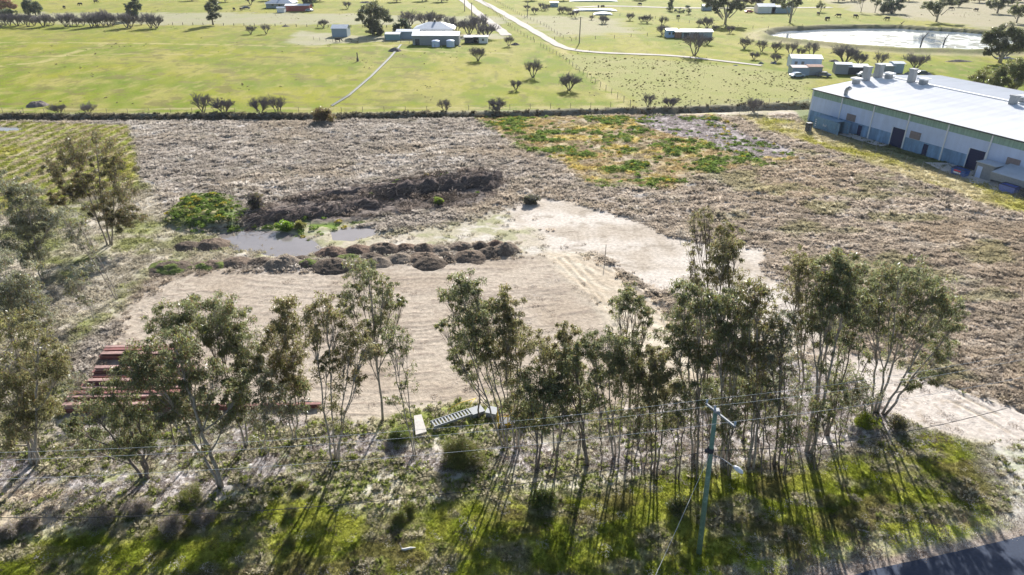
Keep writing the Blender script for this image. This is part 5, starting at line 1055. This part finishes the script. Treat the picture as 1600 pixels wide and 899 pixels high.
# polytunnel like white covers
for (x, y, l, lb) in [(896,18,24,'long pale plastic cover lying on the far field'), (928,24,10,'short row of white covers behind the thorn bushes'), (890,3,30,'white glasshouse roofs at the very top edge')]:
    X, Y, _ = at(x, y); t = thing('white_cover', lb, 'cover', (X, Y, 0)); b = MB(); n = 8; b.prism([(0,0)] + [(l/2 - l/2*math.cos(math.pi*k/n), 1.0*math.sin(math.pi*k/n)) for k in range(1, n)] + [(l,0)], 0, 6); b.build('plastic_sheet', M_white, t); b = MB(); b.box((l/2, -.1, .05), (l, .2, .16)); b.build('base_board', M_wood, t)
def car(label, px, py, col, rz=0, group=None):
    x, y, _ = at(px, py); t = thing('parked_car', label, 'car', (x, y, 0), rz, group); b = MB(); b.prism([(-2.1,.35),(2.1,.35),(2.15,.75),(1.2,.95),(.7,1.4),(-1.0,1.42),(-1.6,.98),(-2.15,.85)], -.85, .85); b.build('body', mat('car_paint', rgb=col, rough=.3), t)
    b = MB(); b.prism([(1.05,.96),(.62,1.34),(-.92,1.35),(-1.42,.97)], -.87, .87); b.build('side_windows', M_glass, t)
    for q in ((-1.3,-.8),(1.3,-.8),(-1.3,.8),(1.3,.8)): b = MB(); b.tube([(q[0], q[1]-.1, .33),(q[0], q[1]+.1, .33)], .33, 12); b.build('wheel', M_dark, t)
for i, (x, y, c, lb) in enumerate([(1286,120,(.12,.14,.17),'dark car wreck between the tin sheds'), (1245,121,(.3,.4,.5),'blue-grey car before the rust-roofed shed'), (1350,120,(.6,.6,.6),'pale car hidden behind the gooseneck vents'), (1462,128,(.7,.7,.72),'white car beyond the warehouse ridge'), (1480,131,(.6,.62,.65),'silver car right of the white one beyond the ridge'), (1440,118,(.1,.12,.16),'dark van-like car beside the junk yard'), (484,18,(.6,.62,.65),'white car parked right of the red barn'), (385,14,(.1,.11,.15),'dark car in the far farmyard left of the barn'), (1170,20,(.5,.06,.08),'red car before the far white-roofed house'), (458,12,(.3,.33,.38),'grey car at the far farm')]):
    car(lb, x, y, c, (i * 37 % 10 - 5) * .1)
# ------------------------------------------------------------------ small heaps of scrub in the paddocks
heapd = (.20,.17,.16)
for i, (x, y, w, h_, lb) in enumerate([(50,168,36,13,'grey brush heap in the lower left paddock'), (616,81,22,9,'dark brush heap in front of the long farm shed'), (1305,97,16,5,'log pile past the pond bank'), (445,42,14,3,'low dark heap behind the small bare trees'), (570,5,20,4,'dark hump at the top beside the big gum'), (805,71,14,5,'dark scrub heap at the end of the slanting fence'), (1250,97,14,5,'scrub heap near the rusty junk'), (1500,97,40,4,'fallen grey logs on the pasture by the pond')]):
    x_, y_, _ = at(x, y); heap('brush_heap', lb, 'brush heap', x, y, w, h_, heapd, 200 + i)
# ------------------------------------------------------------------ far trees
def bare_variant(name, H, Wd, seed, stem=3, m=M_twig, levels=(4, 5, 4, 3)):
    rr = random.Random(seed); b = MB(); tr_ = MB()
    def rec(p, d, L, r, lv):
        r = max(r, .02) if lv > 1 else r; e = p + d * L; mid = p.lerp(e, .5) + Vector((rr.gauss(0,.05),rr.gauss(0,.05),.02)) * L
        (tr_ if lv < 2 else b).tube([p, mid, e], [r, r*.8, r*.6], 6 if lv < 2 else 3, cap=False)
        if lv >= len(levels): return
        for k in range(levels[lv]):
            a = 6.283 * (k + rr.random()) / levels[lv]; sp_ = rr.uniform(.45, .95) * (1.0 if lv else .8)
            s1 = d.cross(Vector((.3, .1, 1))).normalized() if abs(d.z) < .95 else Vector((1,0,0)); s2 = d.cross(s1)
            nd = (d + (s1 * math.cos(a) + s2 * math.sin(a)) * sp_ + Vector((0,0,.30))).normalized(); q = p.lerp(e, rr.uniform(.35, 1) if lv else rr.uniform(.55, 1))
            rec(q, nd, L * rr.uniform(.55, .85), r * .58, lv + 1)
    for s in range(stem): a = 6.283 * s / stem; rec(Vector((.12*math.cos(a), .12*math.sin(a), 0)), Vector((.5*math.cos(a)*Wd, .5*math.sin(a)*Wd, 1)).normalized(), H * .30, H * .022, 0)
    V = np.array(b.v); s = H / V[:, 2].max(); root = thing(name, 'x', 'tree', (0,0,0)); t1 = tr_.build('trunk', M_barkdark, root); t2 = b.build('twigs', m, root); 
    for t in (t1, t2):
        for v in t.data.vertices: v.co *= s
    return root
BV = [bare_variant('bare_tree', 4.2, 1.2, 5, 4), bare_variant('bare_tree', 4.6, 1.0, 6, 3), bare_variant('bare_tree', 3.8, 1.5, 7, 5)]
used = set()
def place(protos, k, px, py, sc, label, group=None, rz=None):
    x, y, _ = at(px, py); z = hz(x, y) - .05; p = protos[k % len(protos)]; rz = (px * 7.3 + py) % 6.28 if rz is None else rz
    if id(p) not in used: used.add(id(p)); p.location = (x, y, z); p.rotation_euler.z = rz; p.scale = (sc, sc, sc); p['label'] = label; r = p
    else: r = dup(p, (x, y, z), rz, sc, label)
    if group: r['group'] = group
    elif 'group' in r.keys(): del r['group']
    return r
OR = 'bare fruit trees in a long row'
for i, (x, y, s) in enumerate([(9,40,1.0),(16,40,.95),(27,41,1.05),(37,39,.8),(44,42,1.0),(54,40,.7),(68,42,1.1),(75,41,.9),(83,39,.7),(103,42,1.15),(111,42,1.05),(121,40,.75),(131,40,.7),(143,43,1.15),(149,42,1.0),(153,41,.9),(162,40,1.2),(170,40,1.1),(177,40,.8),(199,44,1.15),(205,43,1.1),(221,39,.6),(236,44,1.15),(245,44,1.1),(-3,48,.7)]):
    lb = {22: 'leafless fruit tree second from the right end of the far left row', 23: 'leafless fruit tree at the right end of the far left row', 24: 'leafless tree cut by the left picture edge before the fruit tree row', 21: 'small leafless fruit tree behind the gap under the pine', 19: 'leafless fruit tree directly before the pine, left one', 20: 'leafless fruit tree directly before the pine, right one', 9: 'leafless fruit tree at the left end of the middle group in the row', 0: 'leafless fruit tree at the left picture edge in the row'}.get(i, 'leafless purple-grey fruit tree in the dense row along the far left paddock edge')
    place(BV, i, x, y, s * 1.38, lb, OR)
for i, (x, y, s, lb) in enumerate([
 (392,53,.95,'small round bare tree, left of a pair on the paddock'), (416,53,.95,'small bare tree leaning right, right of the pair'), (505,43,1.0,'bare tree just left above the lone blue-grey shed'),
 (747,95,1.5,'bare tree in a green ring below the small annexe'), (833,121,1.5,'bare tree leaning right inside the slanting fence corner'), (889,141,1.55,'largest bare bush-tree near the slanting fence'), (806,141,.95,'smallest bare tree left of the largest one near the slanting fence'), (795,72,.9,'bare bush at the foot of the slanting fence'),
 (824,16,.8,'thorn at the top left of the drive field'), (835,22,.95,'thorn standing lower beside the top left one'), (846,16,.95,'thorn third in the top cluster'), (851,17,.7,'thin thorn in the top cluster'), (856,15,.8,'right thorn of the top cluster'),
 (875,22,.8,'left thorn of the middle cluster'), (879,20,1.0,'bushy thorn of the middle cluster'), (888,22,.9,'spreading thorn of the middle cluster'), (899,28,1.0,'tall thorn in front of the middle cluster'), (893,26,.6,'stubby thorn of the middle cluster'), (924,31,.6,'little thorn before the white covers'),
 (941,37,.95,'left stem of the joined thorn pair'), (945,37,.9,'right stem of the joined thorn pair'), (984,32,.95,'solitary upright thorn in the far paddock'), (1002,36,.8,'left of three thorns right of the solitary one'), (1006,33,.6,'short middle one of the three thorns'), (1011,36,1.0,'tallest right one of the three thorns'),
 (1035,41,1.05,'thorn above the light blue cabin'), (1035,55,1.2,'spreading thorn touching the light blue cabin'), (1104,45,1.4,'big thorn left of the spreading far gum shadow'), (1092,42,.7,'small thorn beside the big one'), (1117,47,.6,'sprig of thorn right of the big one'), (1141,52,.85,'single thorn between the far gum and the long shed'),
 (1085,87,1.9,'wide bare tree by the gravel drive'), (1105,70,.9,'thorn right of the long open shed'), (1163,76,1.1,'upright thorn on the green slope left of the pond'), (1190,81,1.0,'thorn right of the upright one on the slope'), (1178,93,.9,'dead forked thorn among the logs'), (1212,82,1.0,'twisted thorn at the pond foot, leftmost'), (1235,87,1.1,'twisted thorn above the cream cabin'), (1212,97,.95,'thorn with junk at its foot left of the cream cabin'), (1250,88,.8,'thin thorn above the cream cabin roof'), (1268,89,1.2,'grey thorn by the wreck left of the netting'), (1320,100,2.1,'large dark bare tree above the white-topped sheds'), (1342,103,1.4,'bare tree right of the large dark one'), (1374,104,1.3,'bare tree behind the tall roof ducts'), (1430,108,1.7,'wide grey bare tree right of the ducts'),
 (543,14,1.1,'leafless tree left of the big gum at the top'), (640,46,1.9,'leafless brownish tree right of the dark dome tree'), (665,42,1.9,'leafless pale tree behind the farmhouse, left'), (680,42,1.7,'leafless pale tree behind the farmhouse, right'), (703,48,1.5,'slender leafless tree right of the farmhouse'), (714,50,1.3,'thin leafless tree next to the slender one'), (733,55,1.9,'brown bare tree in the garden by the drive, left'), (748,53,1.9,'brown bare tree in the garden by the drive, middle'), (760,60,1.7,'brown bare tree overlapping the garden pole'),
 (392,8,1.5,'leafless tree in the far farmyard'), (318,177,1.35,'grey bare shrub-tree by the drain, left of a close pair'), (351,179,1.35,'grey bare shrub-tree by the drain, right of a close pair'), (408,180,1.4,'bare shrub-tree by the drain, left before the rust-green bush'), (435,179,1.25,'bare shrub-tree by the drain, nearest the rust-green bush'), (93,179,.9,'thin bare sprout in the drain at the left'), (139,179,.9,'thin bare sprout in the drain, second from the left'), (696,177,.95,'short dead sapling on the drain bank, mid-picture'), (697+79,177,1.1,'dead sapling on the drain bank near the weeds'), (737+38,180,.7,'low sprig by the dead sapling near the weeds'), (1012,172,.95,'dead sapling on the drain bank beneath the slanting fence'), (1047,173,1.0,'greenish sapling on the drain bank'), (1177,176,1.1,'sapling at the drain end near the warehouse fence')]):
    place(BV, i, x, y, s * (.80 if y > 90 else .98), lb, 'bare thorn and fruit trees in the far paddocks')
# dead trees standing in the pond
for x, y, h_, lean, lb in [(1438,73,5.5,.35,'black dead trunk leaning in the farm pond'), (1474,70,4,.3,'thinner dead trunk standing right in the farm pond'), (1407,42,2.5,.5,'dead stump on the far pond bank')]:
    X, Y, _ = at(x, y, -.3); b = MB(); b.tube([(0,0,-.8),(.15,0,h_*.5),(h_*lean,0,h_)], [.3,.24,.1], 8); b.tube([(.15,0,h_*.5),(-.4,.2,h_*.75)], [.12,.04], 5); tag(b.build('dead_tree', M_barkdark, None, (X, Y, -.3), smooth=True), lb, 'dead tree')
# floating weed on the farm pond
rr = np.random.RandomState(9); b = MB()
for i in range(260):
    px_, py_ = rr.uniform(1260, 1540), rr.uniform(54, 76); q = at(px_, py_, -.35)
    if sdist(np.array([q[0]]), np.array([q[1]]), WP['pond'])[0] < 4 or float(fbm(np.array([q[0] / 14]), np.array([q[1] / 14]), 5)[0]) < .5: continue
    n_ = 7; rx_ = rr.uniform(.4, 2.2); b.add([(q[0] + rx_ * rr.uniform(.6, 1.3) * math.cos(6.283 * k / n_), q[1] + rx_ * .8 * rr.uniform(.6, 1.3) * math.sin(6.283 * k / n_), -.33 + .02 * rr.rand()) for k in range(n_)], [tuple(range(n_))])
tag(b.build('floating_weed', mat('floating_weed', rgb=(.16,.17,.13), rough=.8, var=.3)), 'patches of floating weed on the farm pond', kind='stuff')
# leafy far trees
def far_tree(name, label, px, py, blobs, tr, seed, colr=(.085,.105,.055), L=.5, W=.22, dens=1.0, conifer=False, bark=M_bark, redd=.12, cat='tree', stems=1, group=None):
    rng = np.random.RandomState(seed); bx, by, _ = at(px, py); root = thing(name, label, cat, (bx, by, hz(bx, by) - .1), 0, group); tk = MB(); cc = []; cr = []; zt = 0
    for q in blobs:
        X, Y, Zz = aty(q[0], q[1], by + rng.uniform(-1, 1) * .02 * q[2]); r = q[2] * depth(Y, Zz) / F; c = Vector((X - bx, Y - by, max(Zz, r * .4)))
        zt = max(zt, c.z); s = Vector((c.x * .25, 0, c.z * (.35 if not conifer else .9)))
        tk.tube(bez(s if not conifer else (0,0,c.z), c - Vector((0,0,r*.3)), (0,0,-.3), 5), [tr*.5, tr*.45, tr*.38, tr*.3, tr*.2, tr*.1], 6)
        n = max(8, int(7 * r)); v = rng.randn(n, 3); v /= np.linalg.norm(v, axis=1)[:, None]; v *= r * (.35 + .65 * rng.rand(n, 1)); v[:, 2] *= .8
        for k in v: cc.append((c.x + k[0], c.y + k[1], c.z + k[2])); cr.append(r * .34)
    for s in range(stems):
        dx = (s - (stems - 1) / 2) * .8; tk.tube([(dx*.2,0,-.3),(dx*.6,0,zt*.3),(dx,0,zt*.75)], [tr*1.15, tr*.9, tr*.4], 8)
    tk.build('trunk', bark, root, smooth=True); per = int(np.clip(90 * dens * (np.mean(cr) / .8) ** 2 * (.5 / L) ** 1.2, 14, 260)); V, Fc, T = leaf_cloud(cc, np.array(cr) * 1.15, per, L, W, rng, colr, redd, .3)
    link('crown', mesh_np('crown', V, Fc, M_leaf, 3, T), root); return root
CON = (.055,.085,.06); DKG = (.05,.08,.05)
far_tree('gum_tree', 'large full gum with hanging crown between the blue-grey shed and the farmhouse', 583, 55, [(583,12,12),(570,20,11),(596,20,11),(604,28,9),(563,27,8),(585,30,12),(575,38,9),(590,42,10),(580,48,8),(594,50,7)], .5, 1, (.10,.115,.065), dens=1.1)
far_tree('dome_tree', 'dense dark dome-shaped evergreen left of the farmhouse', 628, 51, [(622,40,8),(632,38,8),(628,32,7),(638,44,7),(618,45,6)], .3, 2, DKG, dens=1.3)
far_tree('conifer_tree', 'larger blue-green pine of the pair at the top left', 45, 24, [(43,4,8),(38,9,7),(48,12,8),(42,17,6),(40,-4,7)], .3, 3, CON, conifer=True, bark=M_barkdark)
far_tree('conifer_tree', 'smaller pine touching the larger pine at the top left', 56, 24, [(55,8,7),(60,12,6),(56,17,7)], .25, 4, CON, conifer=True, bark=M_barkdark)
far_tree('conifer_tree', 'blue-green pine rising over the row of fruit trees', 208, 32, [(208,4,9),(200,10,7),(216,10,7),(208,16,9),(204,22,7),(214,23,6),(208,-6,7)], .35, 5, CON, conifer=True, bark=M_barkdark)
far_tree('conifer_tree', 'tall lone pine with a bare lower trunk and a long shadow', 333, 39, [(332,4,9),(325,10,7),(339,12,7),(331,18,8),(337,25,7),(328,27,6),(332,-5,8)], .35, 6, (.075,.095,.07), conifer=True, bark=M_barkdark)
far_tree('red_tree', 'tree with reddish winter crown in the top left corner', 8, 20, [(8,4,9),(18,9,7),(-4,8,9)], .3, 7, (.24,.11,.08), redd=.5)
far_tree('dark_hedge_tree', 'low dark green evergreen below the reddish tree', 10, 24, [(4,18,7),(14,18,7),(22,20,5)], .2, 8, DKG)
far_tree('dark_tree', 'dark rounded tree right of the red barn', 482, 16, [(480,4,8),(487,-2,8),(476,-4,8),(483,9,6)], .4, 9, DKG)
far_tree('gum_tree', 'spreading far gum with white trunk and long pool of shade', 1133, 38, [(1110,4,9),(1122,6,9),(1133,2,10),(1147,6,10),(1156,9,8),(1140,14,7),(1118,15,6),(1104,-4,9),(1130,-8,12),(1152,-6,10)], .55, 10, (.09,.11,.065))
far_tree('gum_tree', 'single white-trunked gum on the rim of the pond, left', 1234, 36, [(1228,6,8),(1240,4,8),(1250,0,7),(1224,-4,8),(1238,-8,9)], .35, 11, (.10,.12,.07), stems=2)
far_tree('gum_tree', 'small tattered gum right of the white-trunked one', 1282, 19, [(1282,5,5),(1286,9,4),(1278,10,4)], .2, 12, (.09,.10,.06))
far_tree('conifer_tree', 'dark upright cypress, larger of two in the far field', 1048, 17, [(1048,6,5),(1047,12,6),(1050,1,4)], .2, 13, DKG, conifer=True)
far_tree('conifer_tree', 'dark cypress, second of the two in the far field', 1076, 22, [(1076,16,5),(1076,10,4)], .2, 14, DKG, conifer=True)
far_tree('dark_bush', 'round dark bush between the two cypresses', 1062, 20, [(1062,16,5),(1068,17,3),(1056,16,3)], .2, 15, DKG, cat='bush')
far_tree('dark_tree', 'dense dark tree pair beyond the far pond rim', 1392, 21, [(1385,6,9),(1398,4,9),(1407,10,7),(1380,14,7),(1394,13,8),(1408,0,7)], .4, 16, DKG, stems=2)
far_tree('gum_tree', 'thin leaning gum left of the dense dark pair', 1367, 20, [(1372,4,6),(1366,-2,6)], .2, 17)
far_tree('gum_tree', 'far bare-looking gum left of the thin leaning one', 1345, 20, [(1344,2,6),(1350,-3,6)], .2, 18, (.14,.13,.12), dens=.5)
far_tree('gum_tree', 'gum with strongly leaning trunk behind the pond', 1463, 34, [(1448,8,8),(1458,10,8),(1470,6,9),(1480,0,9),(1464,16,6),(1490,4,7)], .45, 19)
far_tree('gum_tree', 'pale-crowned gum far right of the leaning one', 1498, 11, [(1496,2,7),(1506,0,7)], .3, 20)
far_tree('gum_tree', 'double-stemmed gum at the far right field', 1558, 21, [(1550,6,8),(1562,5,9),(1570,0,8)], .35, 21, stems=2)
far_tree('gum_tree', 'yellow-green gum at the right top edge', 1588, 36, [(1583,16,8),(1594,20,8),(1590,10,7),(1600,14,8)], .35, 22, (.12,.14,.06))
far_tree('gum_tree', 'wide dark gum overhanging the right end of the pond', 1562, 98, [(1556,52,14),(1575,48,14),(1545,62,12),(1592,55,14),(1560,70,14),(1580,72,14),(1600,66,14),(1548,80,9)], .6, 23, (.075,.09,.045), L=.4, W=.18, dens=1.2)
far_tree('bushy_tree', 'rounded olive bushy tree behind the warehouse roof, left', 1530, 148, [(1525,122,12),(1542,114,13),(1535,130,12),(1518,134,9)], .35, 24, (.14,.15,.05), L=.35, W=.15)
far_tree('bushy_tree', 'rounded green bushy tree at the right edge behind the warehouse roof', 1578, 155, [(1570,112,16),(1590,105,16),(1560,128,15),(1582,130,17),(1602,122,16)], .45, 25, (.13,.15,.06), L=.35, W=.15, dens=1.2)
far_tree('low_shrub', 'low green shrub showing over the warehouse ridge', 1480, 141, [(1474,133,7),(1486,136,6)], .2, 26, (.10,.14,.04), L=.35, cat='shrub')
for i, (x, y, lb) in enumerate([(1183,9,'gum at the top edge left of the far houses'),(1215,9,'gum at the top edge over the blue shed'),(1165,8,'gum at the top edge above the car'),(1310,3,'gum on the top edge over the pond, left'),(1330,2,'gum on the top edge over the pond, middle'),(1420,2,'gum on the top edge over the dark pair'),(1530,4,'gum on the top edge at the far right'),(1575,8,'gum on the top edge beside the double-stemmed one'),(1590,3,'gum in the top right corner'),(620,3,'tree at the top edge right of the big gum'),(660,2,'tree at the top edge, second right of the big gum'),(690,3,'tree at the top edge before the drive'),(500,2,'tree at the top edge right of the barn'),(420,1,'tree at the top edge over the far farmhouse'),(352,3,'tree at the top edge above the tall lone pine'),(880,1,'tree at the top edge above the thorn clusters'),(1000,0,'tree at the top edge, middle right'),(300,1,'tree at the top edge left of the tall lone pine'),(830,1,'tree at the top edge right of the drive')]):
    rr = random.Random(i); far_tree('roadside_tree', lb, x, y, [(x - 5, y - 9, 7), (x + 5, y - 8, 7), (x, y - 13, 7)], .3, 50 + i, (.09 + .03 * rr.random(), .10, .065), group='trees along the top edge')
# belt of far woodland beyond the top of the picture, low hills stay in the ground sheet
V = []; rr = np.random.RandomState(3); n = 900; X = (rr.rand(n) * 2 - 1) * 800; Yw = 620 + rr.rand(n) * 500; cen = np.stack([X, Yw, 4 + rr.rand(n) * 3], 1)
Vv, Ff, Tt = leaf_cloud(cen, 3 + 2 * rr.rand(n), 60, 1.6, 1.0, rr, (.07,.09,.055), .1, .2); tag(link('far_woodland', mesh_np('far_woodland', Vv, Ff, M_leaf, 3, Tt)), 'mass of woodland beyond the farms', kind='stuff')
# ------------------------------------------------------------------ cattle
def cow(label, px, py, rz, s=1.0, brown=False):
    x, y, _ = at(px, py); t = thing('cow', label, 'cow', (x, y, 0), rz, 'cattle grazing in the far paddocks'); b = MB()
    b.tube([(-.95,0,1.15),(-.85,0,1.12),(-.45,0,1.02),(.1,0,1.0),(.6,0,1.08),(.85,0,1.15),(1.15,0,1.0),(1.35,0,.7),(1.5,0,.45),(1.66,0,.32)], [.08,.32,.38,.42,.4,.28,.2,.17,.16,.07], 12)
    for q in ((-.7,-.2),(-.7,.2),(.6,-.2),(.6,.2)): b.tube([(q[0],q[1],.95),(q[0]+.04,q[1],.5),(q[0],q[1],0)], [.16,.09,.07], 7)
    b.tube([(-.95,0,1.25),(-1.1,0,.9),(-1.08,0,.45)], [.04,.03,.05], 5); o = b.build('body', M_rust if brown else M_cow, t, smooth=True); b = MB(); b.tube([(1.38,-.2,.72),(1.36,-.05,.76)], [.03,.06], 5); b.tube([(1.38,.2,.72),(1.36,.05,.76)], [.03,.06], 5); b.build('ears', M_cow, t); t.scale = (s, s, s)
for i, (x, y, lb) in enumerate([(528,66,'black cow grazing right of the blue-grey shed'),(1000,9,'black cow alone on the far right field'),(935,13,'black cow on the far field, left of two'),(941,13,'black cow on the far field, right of two'),(1310,27,'black cow above the pond, left'),(1336,28,'black cow above the pond, right'),(1290,32,'black cow on the pond rim, left of two'),(1293,32,'black cow on the pond rim, right of two'),(1485,16,'dark cow right of the leaning gum'),(1525,18,'dark cow farther right on the same field'),(126,9,'dark cow in the pale far field, top left'),(150,5,'dark cow near the top edge, left'),(101,14,'dark cow low in the pale far field'),(1278,24,'dark cow beside the tattered gum'),(1059,29,'dark cow in the thorn paddock right of the three thorns'),(1386,32,'small dark calf on the pond rim'),(366,17,'dark cow in front of the far farmyard, left'),(377,17,'dark cow in front of the far farmyard, right')]):
    cow(lb, x, y, (i * 2.3) % 6.28, 1.15)
# junk, logs and drums
for i, (x, y, w, h_, lb) in enumerate([(1210,100,10,5,'rusty junk under the leftmost thorn by the cabin'), (1190,100,9,4,'row of dark drums beside the gravel drive end'), (1372,117,14,6,'jumble of scrap between the sheds and ducts'), (1420,119,16,7,'blue-grey scrap heap right of the dark grey shed'), (1455,121,18,6,'scrap heap at the end of the junk yard'), (1575,93,30,5,'grey logs below the wide dark gum'), (1150,103,8,2,'flat grey log by the drive'), (718,73,6,2,'dark trough below the small annexe')]):
    heap('junk_heap', lb, 'junk', x, y, w, h_, (.17,.18,.21), 300 + i)
# ------------------------------------------------------------------ faint haze in the air
def haze():
    b = MB(); b.box((0, 1200, 20), (3200, 3000, 46)); M = bpy.data.materials.new('haze'); M.use_nodes = True; nt = M.node_tree; nt.nodes.clear(); o = nt.nodes.new('ShaderNodeOutputMaterial'); v = nt.nodes.new('ShaderNodeVolumePrincipled')
    v.inputs['Color'].default_value = (.82,.90,1,1); v.inputs['Density'].default_value = HAZE; v.inputs['Anisotropy'].default_value = .3; nt.links.new(v.outputs[0], o.inputs['Volume']); tag(b.build('haze', M), kind='stuff')
HAZE = 0.00006
if HAZE: haze()
